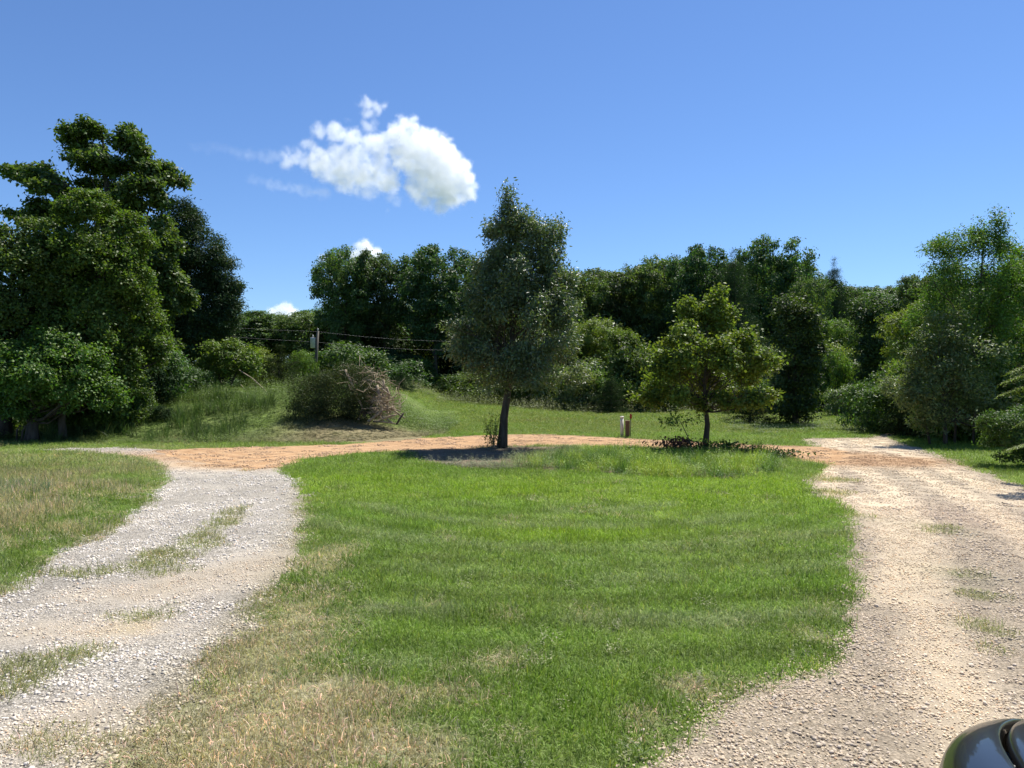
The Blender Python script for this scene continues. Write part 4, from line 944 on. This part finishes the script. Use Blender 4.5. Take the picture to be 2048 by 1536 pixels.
# --- far woods, undergrowth (stuff)
def wood(name, label, spots, protos, tint=None):
    pts, rot, sc, pk = [], [], [], []
    for (x, y, s, sz, i) in spots:
        pts.append((x, y, float(height(x, y)) - .1)); rot.append((0, 0, rg.uniform(0, 6.28))); sc.append((s, s, sz)); pk.append(i)
    srcs = []
    for p in protos: srcs.append(obj('far_crown', p['crown'], link=False))
    o = scatter(name, np.array(pts), np.array(rot), np.array(sc), pk, np.ones((len(pts), 3)), srcs); o['label'] = label; return o
sp = []
for i in range(150):
    Y = rg.uniform(85, 150); x = rg.uniform(-1.0, 1.0) * Y * .95
    if -36 < x / Y * 100 < -24 and Y < 999: continue
    sc_ = rg.uniform(.85, 1.25); sp.append((x, Y, sc_ * 1.2, sc_ * .78, rg.randrange(4)))
for px in list(range(1130, 1720, 38)) + list(range(1700, 1900, 30)) + list(range(470, 640, 34)):
    tp = np.interp(px, [450, 640, 1130, 1250, 1400, 1560, 1650, 1720, 1780, 1860], [625, 628, 560, 545, 520, 520, 560, 572, 570, 550]) + rg.uniform(-8, 14); Y = rg.uniform(84, 98) if px < 1700 else rg.uniform(110, 130)
    x = X_(px, Y); q = (Z_(tp, Y) - float(height(x, Y))) / 12; sp.append((x, Y, max(q, .8) * rg.uniform(.9, 1.2), q, rg.randrange(4)))
wood('far_woods', 'far-off wood on the rising ground behind the tree rows', sp, OAKS)
sp = []
for i in range(60):
    Y = rg.uniform(66, 84); px = rg.uniform(660, 1900)
    if 830 < px < 930: continue
    sp.append((X_(px, Y), Y, rg.uniform(2.5, 3.5), rg.uniform(2.4, 3.6), rg.randrange(4)))
for i in range(75):
    t = rg.random(); px = 640 + t * 1240; Y = rg.uniform(50, 60)
    if 830 < px < 930: continue
    sp.append((X_(px, Y), Y, rg.uniform(1.3, 2.2), rg.uniform(1.2, 2.4) * (.7 if px < 950 else 1), rg.choice([3, 3, 0]) if px < 950 else rg.randrange(4)))  # left stretch: mostly dark foliage colour stands in for shade under the trees
for i in range(26):
    px = rg.uniform(-80, 640); Y = rg.uniform(52, 66)
    if 310 < px < 380: continue
    sp.append((X_(px, Y), Y, rg.uniform(1.2, 2.0), rg.uniform(.9, 1.5), rg.choice([0, 3])))
for i in range(14):
    sp.append((X_(rg.uniform(-100, 300), 31), rg.uniform(28, 34), rg.uniform(1, 1.5), rg.uniform(.8, 1.5), rg.choice([0, 3])))
for i in range(14):
    sp.append((X_(rg.uniform(1850, 2150), 25), rg.uniform(23, 30), rg.uniform(.8, 1.2), rg.uniform(.8, 1.5), rg.choice([0, 2, 3])))
wood('undergrowth', 'tangled undergrowth at the foot of the tree rows', sp, BUSHP)

# ------------------------------------------------------------------ brush pile
def brush():
    Yt = 27.6; x0 = 690; X0 = X_(x0, Yt); s = Yt / F; z0 = float(height(X0, Yt)); zb = Z_(838, Yt)
    e = empty('brush_pile', (X0, Yt, zb)); tag(e, 'heap of cut brush, leafy and dark at left, bare tangled branches at right', 'brush pile')
    g = np.random.default_rng(12)
    def L(px, py, dy=0): return np.array([(px - x0) * s, dy, Z_(py, Yt) - zb])
    bl = [(*L(640, 800), 58 * s, .8, 42 * s), (*L(690, 768), 44 * s, .8, 38 * s), (*L(655, 770), 36 * s, .8, 26 * s), (*L(715, 790), 30 * s, .8, 44 * s), (*L(610, 815), 36 * s, .6, 28 * s), (*L(720, 810), 38 * s, .7, 38 * s), (*L(660, 825), 60 * s, .9, 24 * s)]
    C = clumps(bl, 1000, 70, .6, 1.0, -1, .2, .4); C = C[C[:, 2] > -.1]
    obj('wilted_foliage', leafmesh('wilted_foliage', C, 0, .12, 26, .085, L_BRUSH, 71, .2, .4, 1, .3, .3, None, .9), e)
    m = MB()
    for k in range(300):   # twig tangle
        c = L(g.normal(764, 17), g.normal(806, 19), g.normal(0, .4)); c[2] = max(c[2], .02)
        if k % 6 == 0: c = L(g.normal(728, 22), g.normal(752, 12), g.normal(0, .5))
        d = g.normal(0, 1, 3) * [1, .7, .8]; d /= np.linalg.norm(d); ln = g.uniform(.3, 1.0)
        b_ = g.normal(0, .12 * ln, (2, 3)); pts = [c - d * ln / 2, c - d * ln / 6 + b_[0], c + d * ln / 6 + b_[1], c + d * ln / 2]
        pts = [np.array([p[0], p[1], max(p[2], .0)]) for p in pts]
        r = g.uniform(.005, .017); m.tube(pts, [r, r * .9, r * .7, r * .35], 4, False)
    t = m.build('twigs', DEADWOOD, e); t['kind'] = 'stuff'
    big = [[(738, 806), (760, 800), (776, 803), (790, 798)], [(742, 842), (760, 828), (770, 818)], [(768, 838), (782, 832), (798, 828)], [(735, 790), (752, 796), (778, 792)], [(758, 770), (764, 795), (768, 815), (764, 838)], [(775, 775), (780, 792), (776, 812), (782, 826)],
           [(722, 800), (728, 815), (722, 835)], [(700, 770), (712, 790), (726, 806)], [(745, 812), (755, 826), (775, 836), (790, 845)], [(740, 780), (765, 776), (785, 790)], [(750, 790), (775, 812), (805, 822)], [(735, 760), (760, 765), (778, 784)], [(762, 815), (785, 818), (812, 836)], [(740, 825), (765, 822), (792, 812)], [(695, 740), (705, 760), (720, 790)], [(770, 760), (772, 780), (765, 800)], [(750, 842), (770, 842), (795, 846)]]
    for k, l in enumerate(big):
        m = MB(); dy = g.uniform(-.5, -.2); pp = [L(a, b, dy + g.uniform(-.1, .1)) for a, b in l]; r = g.uniform(.035, .06)
        m.tube(pp, np.linspace(r, r * .5, len(pp)), 7); m.build('branch', DEADWOOD, e)
    m = MB(); m.tube([L(797, 848, -.5), L(804, 836, -.5), L(811, 825, -.5)], [.035, .04, .035], 7); b = m.build('branch', BARK, e); b['label'] = 'short dark upright log at the right end'
    m = MB(); m.tube([L(788, 822, -.3), L(812, 801, -.4)], [.014, .008], 5); b = m.build('branch', simple('pale_stick', (.5, .42, .3), (.6, .5, .38)), e); b['label'] = 'pale peeled stick poking out to the right'
    m = MB()
    for k in range(26):
        a = g.uniform(0, 2 * np.pi); rr = g.uniform(.05, .22); m.tube([L(733, 825, -.45) + [0, 0, .0], L(733, 825, -.5) + np.array([math.cos(a) * rr, -.1, math.sin(a) * rr])], [.03, .008], 5, False)
    m.build('root_ball', BARK, e)
brush()
# fallen bare limbs on the bank left of the pile
for k, (l, lb) in enumerate([([(478, 740), (505, 757), (530, 780), (540, 792)], 'long bare pale limb sloping down to the bank from the small spreading tree'), ([(480, 768), (490, 778), (492, 785), (497, 792)], 'short crooked bare limb hanging over the bank')]):
    m = MB(); Y = 33.5; p = [(X_(a, Y), Y, Z_(b, Y)) for a, b in l]; p[-1] = (p[-1][0], Y - .3, float(height(p[-1][0], Y - .3)) - .03)
    m.tube(p, [.02, .025, .03, .035], 6); tag(m.build('bare_limb', DEADWOOD), lb, 'limb')
# bent black vine hoops near the trunk at left
for k, (l, lb) in enumerate([([(33, 880), (34, 860), (40, 851), (47, 853)], 'black bent stem arching up left of the thick trunk, outer one'), ([(43, 880), (45, 862), (51, 853), (58, 850)], 'black bent stem touching the left side of the thick trunk')]):
    m = MB(); Y = 23.6; m.tube([(X_(a, Y), Y, Z_(b, Y) - (.06 if i == 0 else 0)) for i, (a, b) in enumerate(l)], [.03, .028, .025, .02], 7); tag(m.build('bent_branch', BARK), lb, 'vine')

# ------------------------------------------------------------------ utility pole and lines
def utility():
    Y = 46.0; x0 = 632; X0 = X_(x0, Y); z0 = float(height(X0, Y)); zt = Z_(662, Y)
    e = empty('utility_pole', (X0, Y, z0)); tag(e, 'weathered wooden utility pole with a grey transformer, behind the brush pile', 'utility pole')
    m = MB(); m.tube([(-.25, 0, -.2), (0, 0, (zt - z0) * .5), (.12, 0, zt - z0)], [.12, .105, .08], 12); m.build('pole', POLEWOOD, e)
    hh = zt - z0; t = MB(); zc = hh - .75
    t.tube([(-.18, -.05, zc - .34), (-.18, -.05, zc - .32), (-.18, -.05, zc + .25), (-.18, -.05, zc + .31), (-.18, -.05, zc + .33)], [.12, .16, .16, .17, .10], 16)
    tr = t.build('transformer', simple('grey_metal', (.35, .37, .38), (.42, .43, .44), 5, .45, .05), e)
    b = MB(); b.tube([(-.18, -.05, zc + .33), (-.18, -.05, zc + .42), (-.18, -.05, zc + .5)], [.03, .045, .02], 8); b.build('bushing', simple('porcelain', (.5, .48, .45), None, 5, .3, 0), tr)
    i = MB(); i.tube([(.12, 0, hh), (.12, 0, hh + .1), (.12, 0, hh + .16)], [.03, .05, .03], 8); i.build('insulator', simple('porcelain', (.5, .48, .45), None, 5, .3, 0), e)
    br = MB(); br.tube([(-.1, 0, zc), (.05, 0, zc)], [.03, .03], 6); br.build('bracket', BARK_GREY, e)
    wm = simple('cable_metal', (.13, .13, .14), None, 5, .5, 0)
    for (pts, lb) in (([(200, 37.5, 622), (632, 46, 663), (1024, 54, 683)], 'upper power line running over the pole top'), ([(200, 37.5, 636), (632, 46, 684), (1024, 54, 699)], 'lower power line fixed part way down the pole')):
        c = MB(); P = []
        for a, b_ in zip(pts[:-1], pts[1:]):
            for q in np.linspace(0, 1, 12)[(0 if not P else 1):]:
                Yq = a[1] + (b_[1] - a[1]) * q
                P.append((X_(a[0] + (b_[0] - a[0]) * q, Yq), Yq, Z_(a[2] + (b_[2] - a[2]) * q, Yq) - .25 * math.sin(math.pi * q)))
        c.tube(P, [.0055] * len(P), 5); tag(c.build('power_line', wm), lb, 'power line', 'power lines on the utility pole')
utility()

# ------------------------------------------------------------------ well pipe, post, marker
def posts():
    Y = 25.9
    e = empty('well_pipe', (X_(1244, Y), Y, 0)); tag(e, 'upright cream plastic pipe with a cap beside the clay road', 'pipe')
    pv = simple('cream_plastic', (.62, .58, .46), (.70, .66, .54), 5, .5, .03); m = MB(); m.tube([(0, 0, -.1), (0, 0, .69)], [.062, .062], 16); m.build('pipe', pv, e)
    m = MB(); m.tube([(0, 0, .688), (0, 0, .692), (0, 0, .735), (0, 0, .75)], [.06, .072, .072, .05], 16); m.build('cap', simple('pale_cap', (.75, .72, .6), None, 5, .4, 0), e)
    Y2 = 25.7; e = empty('brown_post', (X_(1255, Y2), Y2, 0)); tag(e, 'short brown wooden post standing right of the cream pipe', 'post')
    m = MB(); m.box((0, 0, .24), (.07, .06, .34)); m.build('post', simple('brown_wood', (.11, .06, .04), (.20, .12, .08), 14, .8, .4, stretch=(1, 1, .2)), e, smooth=False)
    m = MB(); m.box((0, 0, .595), (.08, .07, .012)); m.build('post_top', simple('post_end_wood', (.22, .15, .10), (.28, .19, .13)), e, smooth=False)
    Y3 = 25.5; e = empty('marker_stake', (X_(1261, Y3), Y3, 0)); tag(e, 'thin dark stake with a red top right of the brown post', 'stake')
    m = MB(); m.tube([(0, 0, -.1), (0, 0, .70)], [.013, .012], 8); m.build('stake', BARK, e)
    m = MB(); m.box((.01, 0, .76), (.035, .012, .075)); m.tube([(0, 0, .70), (0, 0, .85)], [.018, .016], 8); m.build('red_flag', simple('red_plastic', (.22, .02, .02), (.3, .03, .03), 8, .5, 0), e, smooth=False)
posts()

# ------------------------------------------------------------------ dark car parked beside the camera
def car():
    e = empty('parked_car', (1.465, .03, 0), math.radians(-17)); tag(e, 'black car whose rounded front corner shows at the bottom right', 'car')
    paint = simple('black_paint', (.010, .010, .010), (.014, .013, .012), 3, .3, 0, spec=.3, coat=.55)
    trim = simple('black_trim', (.012, .012, .013), None, 5, .5, 0); glass = simple('dark_glass', (.01, .012, .014), None, 3, .05, 0, spec=.6)
    rub = simple('tyre_rubber', (.02, .02, .02), None, 20, .85, .2); rimm = simple('alloy', (.45, .45, .46), None, 5, .3, 0, metal=.9)
    ysec = np.array([-2.30, -2.22, -2.0, -1.5, -.9, 0, .75, 1.1, 1.4, 1.7, 1.9, 2.05, 2.15, 2.22, 2.26])
    W = np.interp(ysec, [-2.3, -2.2, -1.9, -.5, 1.2, 1.7, 1.95, 2.12, 2.22, 2.26], [.70, .84, .92, .94, .93, .90, .82, .68, .54, .46])
    ZT = np.interp(ysec, [-2.3, -2.0, -1, .75, 1.2, 1.7, 2.0, 2.15, 2.22, 2.26], [.95, 1.03, 1.04, 1.04, 1.01, .965, .925, .875, .80, .70])
    def prof(w_, zt):
        q = .80
        return [(q * w_ + .006, zt - .035), (q * w_ + .010, zt - .010), (q * w_ + .016, zt - .004), (.90 * w_, zt - .016), (.955 * w_, zt - .045), (.985 * w_, zt - .10), (w_, zt - .2), (w_ * 1.0, zt - .36), (w_ * .985, .42), (w_ * .95, .30), (w_ * .86, .22)]
    for sg in (-1, 1):
        V = []; Fc = []
        for y, w_, zt in zip(ysec, W, ZT): V += [(sg * a, y, b) for a, b in prof(w_, zt)]
        k = 11
        for i in range(len(ysec) - 1):
            for j in range(k - 1):
                q = [i * k + j, i * k + j + 1, (i + 1) * k + j + 1, (i + 1) * k + j]; Fc.append(q if sg > 0 else q[::-1])
        m = MB(); m.add(V, Fc); o = m.build('body_side', paint, e)
        sd = o.modifiers.new('s', 'SUBSURF'); sd.levels = 2; sd.render_levels = 2
    def top(y0, y1, name, mat, dz=0):
        V = []; Fc = []; idx = [i for i in range(len(ysec)) if y0 <= ysec[i] <= y1]
        xsn = np.array([-1, -.992, -.96, -.7, -.35, 0, .35, .7, .96, .992, 1.])
        for i in idx:
            for u in xsn:
                a = abs(u); V.append((u * (.80 * W[i] - .004), ysec[i], ZT[i] + .022 * (1 - a * a) - (.03 if a >= .999 else (.006 if a > .98 else 0)) + dz))
        k = len(xsn)
        for i in range(len(idx) - 1):
            for j in range(k - 1): Fc.append([i * k + j, i * k + j + 1, (i + 1) * k + j + 1, (i + 1) * k + j][::-1])
        m = MB(); m.add(V, Fc); o = m.build(name, mat, e); sd = o.modifiers.new('s', 'SUBSURF'); sd.levels = 2; sd.render_levels = 2
    top(.75, 2.3, 'hood', paint); top(-2.4, -1.9, 'boot_lid', paint)
    m = MB(); m.box((0, -.3, .58), (.66, 1.9, .30)); m.build('inner_shell', trim, e, smooth=False)
    m = MB(); m.box((0, 2.19, .52), (.44, .035, .24)); m.build('grille', trim, e, smooth=False)
    # cabin
    def ring(y, hw, z): return [(-hw, y, z), (-hw * .96, y, z + .001), (hw * .96, y, z + .001), (hw, y, z)]
    base = [(.82, .78, .98), (-1.95, .76, .99)]; roof = [(.05, .60, 1.44), (-1.35, .58, 1.43)]
    b = [(-.74, .80, 1.0), (.74, .80, 1.0), (.76, -1.95, 1.0), (-.76, -1.95, 1.0)]; r_ = [(-.58, .05, 1.45), (.58, .05, 1.45), (.56, -1.35, 1.44), (-.56, -1.35, 1.44)]
    m = MB(); m.add([b[0], b[1], r_[1], r_[0]], [[0, 1, 2, 3]]); m.build('windshield', glass, e, smooth=False)
    m = MB(); m.add([b[2], b[3], r_[3], r_[2]], [[0, 1, 2, 3]]); m.build('rear_window', glass, e, smooth=False)
    for p in ([b[1], b[2], r_[2], r_[1]], [b[3], b[0], r_[0], r_[3]]):
        m = MB(); m.add(p, [[0, 1, 2, 3]]); m.build('side_window', glass, e, smooth=False)
    for i in range(4):
        m = MB(); m.tube([b[i], r_[i]], [.035, .03], 8); m.build('pillar', paint, e)
    m = MB(); V = [(x * .61, y, 1.46 + .035 * (1 - x * x) * (1 - ((y + .65) / .75) ** 2)) for y in np.linspace(-1.4, .1, 9) for x in np.linspace(-1, 1, 9)]
    m.add(V, [[i * 9 + j, i * 9 + j + 1, (i + 1) * 9 + j + 1, (i + 1) * 9 + j] for i in range(8) for j in range(8)]); m.build('roof', paint, e)
    for sx in (-1, 1):
        for y in (1.35, -1.35):
            m = MB(); m.tube([(sx * .72, y, .33), (sx * .74, y, .33), (sx * .94, y, .33), (sx * .955, y, .33)], [.27, .33, .33, .30], 28); t = m.build('wheel', rub, e)
            m = MB(); m.tube([(sx * .956, y, .33), (sx * .965, y, .33)], [.22, .19], 24); m.build('rim', rimm, t)
        m = MB(); m.tube([(sx * .60, 2.06, .70), (sx * .64, 2.12, .70), (sx * .62, 2.17, .70)], [.09, .08, .04], 14); m.build('headlight', simple('lamp_glass', (.6, .6, .6), None, 3, .05, 0), e)
        m = MB(); m.tube([(sx * .80, .62, 1.03), (sx * .9, .62, 1.08), (sx * 1.04, .60, 1.10), (sx * 1.08, .60, 1.10)], [.02, .06, .07, .04], 12); m.build('side_mirror', paint, e)
car()

# ------------------------------------------------------------------ clouds: volumes far off
def cloud_mat(name, dens, an=.35):
    m, t, o = newmat(name); v = t.nodes.new('ShaderNodeVolumePrincipled')
    v.inputs['Color'].default_value = (.988, .991, 1, 1); v.inputs['Density'].default_value = dens; v.inputs['Anisotropy'].default_value = an
    t.links.new(v.outputs[0], o.inputs['Volume']); return m
CM = cloud_mat('cloud_vapour', .07)
def cloud(name, label, Y, puffs, res=3.2, seed=0, erode=1.0):
    """puffs: (px, py, radius px, thickness 0..1, stretch) measured in the photograph, built at distance Y"""
    s = Y / F; g = np.random.default_rng(seed); P = []; D = []; R = []
    for q in puffs:
        px, py, r, dn = q[:4]; sx, ang = (q[4], math.radians(q[5])) if len(q) > 4 else (1.0, 0)
        n = max(6, int(r * r / 14 * (1 + 3 * (sx - 1)))) if sx == 1 else 90; d = g.normal(0, 1, (n, 3)); d /= np.linalg.norm(d, axis=1)[:, None]; d *= (g.random((n, 1)) ** .45) * max(r - 6, 1)
        x_, z_ = d[:, 0] * sx, d[:, 2]; d[:, 0] = x_ * math.cos(ang) - z_ * math.sin(ang); d[:, 2] = x_ * math.sin(ang) + z_ * math.cos(ang)
        d[:, 1] *= .8
        if sx != 1:
            ll = g.uniform(-1, 1, n) * r * sx; d = np.stack([ll * math.cos(ang), g.normal(0, 3, n), ll * math.sin(ang) + g.normal(0, 1.6, n)], 1)
        P.append(np.stack([(px - CXP) + d[:, 0], d[:, 1], (CYP - py) + d[:, 2]], 1)); D.append(np.full(n, dn)); R.append(np.full(n, min(11, r * .75 + 3)))
    P = np.concatenate(P) * s + np.array([0, Y, H]); D = np.concatenate(D); R = np.concatenate(R) * s
    me = bpy.data.meshes.new(name); me.vertices.add(len(P)); me.vertices.foreach_set('co', P.astype(np.float32).ravel())
    a = me.attributes.new('thick', 'FLOAT', 'POINT'); a.data.foreach_set('value', D.astype(np.float32))
    a = me.attributes.new('rad', 'FLOAT', 'POINT'); a.data.foreach_set('value', R.astype(np.float32))
    src = obj(name + '_puffs', me, link=False); vd = bpy.data.volumes.new(name); o = obj(name, vd); gt = bpy.data.node_groups.new(name, 'GeometryNodeTree')
    gt.interface.new_socket('Geometry', in_out='INPUT', socket_type='NodeSocketGeometry'); gt.interface.new_socket('Geometry', in_out='OUTPUT', socket_type='NodeSocketGeometry')
    A = gt.nodes.new; Lk = gt.links.new
    go = A('NodeGroupOutput'); gi = A('GeometryNodeObjectInfo'); gi.inputs['Object'].default_value = src; vc = A('GeometryNodeVolumeCube')
    lo, hi = P.min(0) - 16 * s, P.max(0) + 16 * s; vs = res * s
    vc.inputs['Min'].default_value = lo; vc.inputs['Max'].default_value = hi
    for k, ax in enumerate('XYZ'): vc.inputs['Resolution ' + ax].default_value = max(8, int((hi[k] - lo[k]) / vs))
    pos = A('GeometryNodeInputPosition')
    def nz(sc, det, rough=.6):
        n = A('ShaderNodeTexNoise'); n.inputs['Scale'].default_value = sc / s; n.inputs['Detail'].default_value = det; n.inputs['Roughness'].default_value = rough; Lk(pos.outputs[0], n.inputs['Vector']); return n
    def vm(op, a, b):
        n = A('ShaderNodeVectorMath'); n.operation = op
        for k, q in enumerate((a, b)):
            if isinstance(q, bpy.types.NodeSocket): Lk(q, n.inputs[k])
            else: n.inputs[k].default_value = q
        return n.outputs[0]
    def mt(op, a, b=0, c=0, clamp=False):
        n = A('ShaderNodeMath'); n.operation = op; n.use_clamp = clamp
        for k, q in enumerate((a, b, c)):
            if isinstance(q, bpy.types.NodeSocket): Lk(q, n.inputs[k])
            else: n.inputs[k].default_value = q
        return n.outputs[0]
    w1 = vm('MULTIPLY', vm('SUBTRACT', nz(.035, 5).outputs['Color'], (.5, .5, .5)), (40 * s,) * 3)
    wp = vm('ADD', pos.outputs[0], w1)
    sn = A('GeometryNodeSampleNearest'); sn.domain = 'POINT'; Lk(gi.outputs['Geometry'], sn.inputs[0]); Lk(wp, sn.inputs['Sample Position'])
    def samp(k):
        na = A('GeometryNodeInputNamedAttribute'); na.data_type = 'FLOAT'; na.inputs['Name'].default_value = k
        si = A('GeometryNodeSampleIndex'); si.data_type = 'FLOAT'; si.domain = 'POINT'; Lk(gi.outputs['Geometry'], si.inputs[0]); Lk(na.outputs[0], si.inputs['Value']); Lk(sn.outputs[0], si.inputs['Index']); return si.outputs[0]
    sp_ = A('GeometryNodeSampleIndex'); sp_.data_type = 'FLOAT_VECTOR'; sp_.domain = 'POINT'; p2 = A('GeometryNodeInputPosition')
    Lk(gi.outputs['Geometry'], sp_.inputs[0]); Lk(p2.outputs[0], sp_.inputs['Value']); Lk(sn.outputs[0], sp_.inputs['Index'])
    dist = A('ShaderNodeVectorMath'); dist.operation = 'DISTANCE'; Lk(wp, dist.inputs[0]); Lk(sp_.outputs[0], dist.inputs[1])
    inside = mt('SUBTRACT', 1.0, mt('DIVIDE', dist.outputs['Value'], samp('rad')))
    er = mt('MULTIPLY', mt('SUBTRACT', nz(.09, 6, .68).outputs['Fac'], .5), 2.5 * erode)
    d = mt('MULTIPLY', mt('ADD', mt('ADD', inside, .18), er), 1.3, clamp=True)
    d = mt('MULTIPLY', mt('MULTIPLY', d, d), samp('thick'))
    Lk(d, vc.inputs['Density'])
    sm = A('GeometryNodeSetMaterial'); sm.inputs['Material'].default_value = CM; Lk(vc.outputs[0], sm.inputs[0]); Lk(sm.outputs[0], go.inputs[0])
    vd.materials.append(CM)
    md = o.modifiers.new('vapour', 'NODES'); md.node_group = gt
    tag(o, label, 'cloud'); return o
cloud('cloud', 'large white puffy cloud with ragged left wings, alone high in the sky', 1300, [
    (800, 268, 32, 1), (845, 290, 40, 1), (820, 310, 42, 1), (880, 310, 42, 1), (905, 340, 42, 1), (925, 365, 30, 1), (870, 355, 50, 1), (900, 385, 38, 1), (940, 385, 16, 1), (880, 415, 16, .6), (840, 375, 30, .8),
    (600, 318, 24, .35), (640, 322, 30, .8), (690, 335, 34, .9), (735, 350, 34, .9), (775, 362, 30, .8), (660, 345, 24, .6), (700, 365, 20, .4), (760, 325, 20, .6),
    (640, 262, 16, .5), (670, 264, 20, .7), (705, 278, 22, .8), (745, 288, 22, .8), (770, 280, 16, .7), (690, 290, 14, .5),
    (735, 210, 12, .6), (722, 206, 9, .4), (752, 216, 12, .6), (768, 212, 8, .5), (738, 232, 8, .2), (748, 245, 9, .2), (695, 238, 5, .15),
    (780, 392, 12, .25), (795, 405, 9, .2), (776, 420, 7, .12), (720, 382, 12, .2),
    (540, 314, 11, .10, 4, -4), (480, 306, 9, .04, 5, -8), (425, 297, 8, .025, 5, -6), (595, 377, 10, .13, 6, -10), (545, 366, 8, .05, 6, -12), (620, 290, 14, .4), (575, 318, 20, .4), (670, 305, 24, .5), (720, 310, 24, .7), (760, 300, 22, .8), (735, 225, 14, .4), (740, 250, 16, .4), (640, 250, 10, .4), (700, 355, 34, .6), (740, 375, 20, .4), (850, 400, 22, .5), (820, 245, 18, .8)], seed=1)
cloud('cloud', 'small white cloud top peeking over the tall oaks of the middle row', 2600, [(728, 498, 16, 1), (748, 508, 14, 1), (712, 512, 14, 1), (735, 525, 20, 1), (760, 530, 14, 1)], res=2.4, seed=2, erode=.6)
cloud('cloud', 'small white cloud low in the sky gap between the tree groups', 2500, [(568, 622, 16, 1), (590, 630, 13, 1), (550, 630, 13, .8), (608, 636, 10, .6), (570, 640, 18, 1)], res=2.4, seed=3, erode=.6)
cloud('cloud', 'tiny cloud scrap at the left edge of the tall oaks', 2550, [(650, 518, 8, .7), (640, 526, 5, .4), (660, 528, 9, .7)], res=2.0, seed=4, erode=.6)
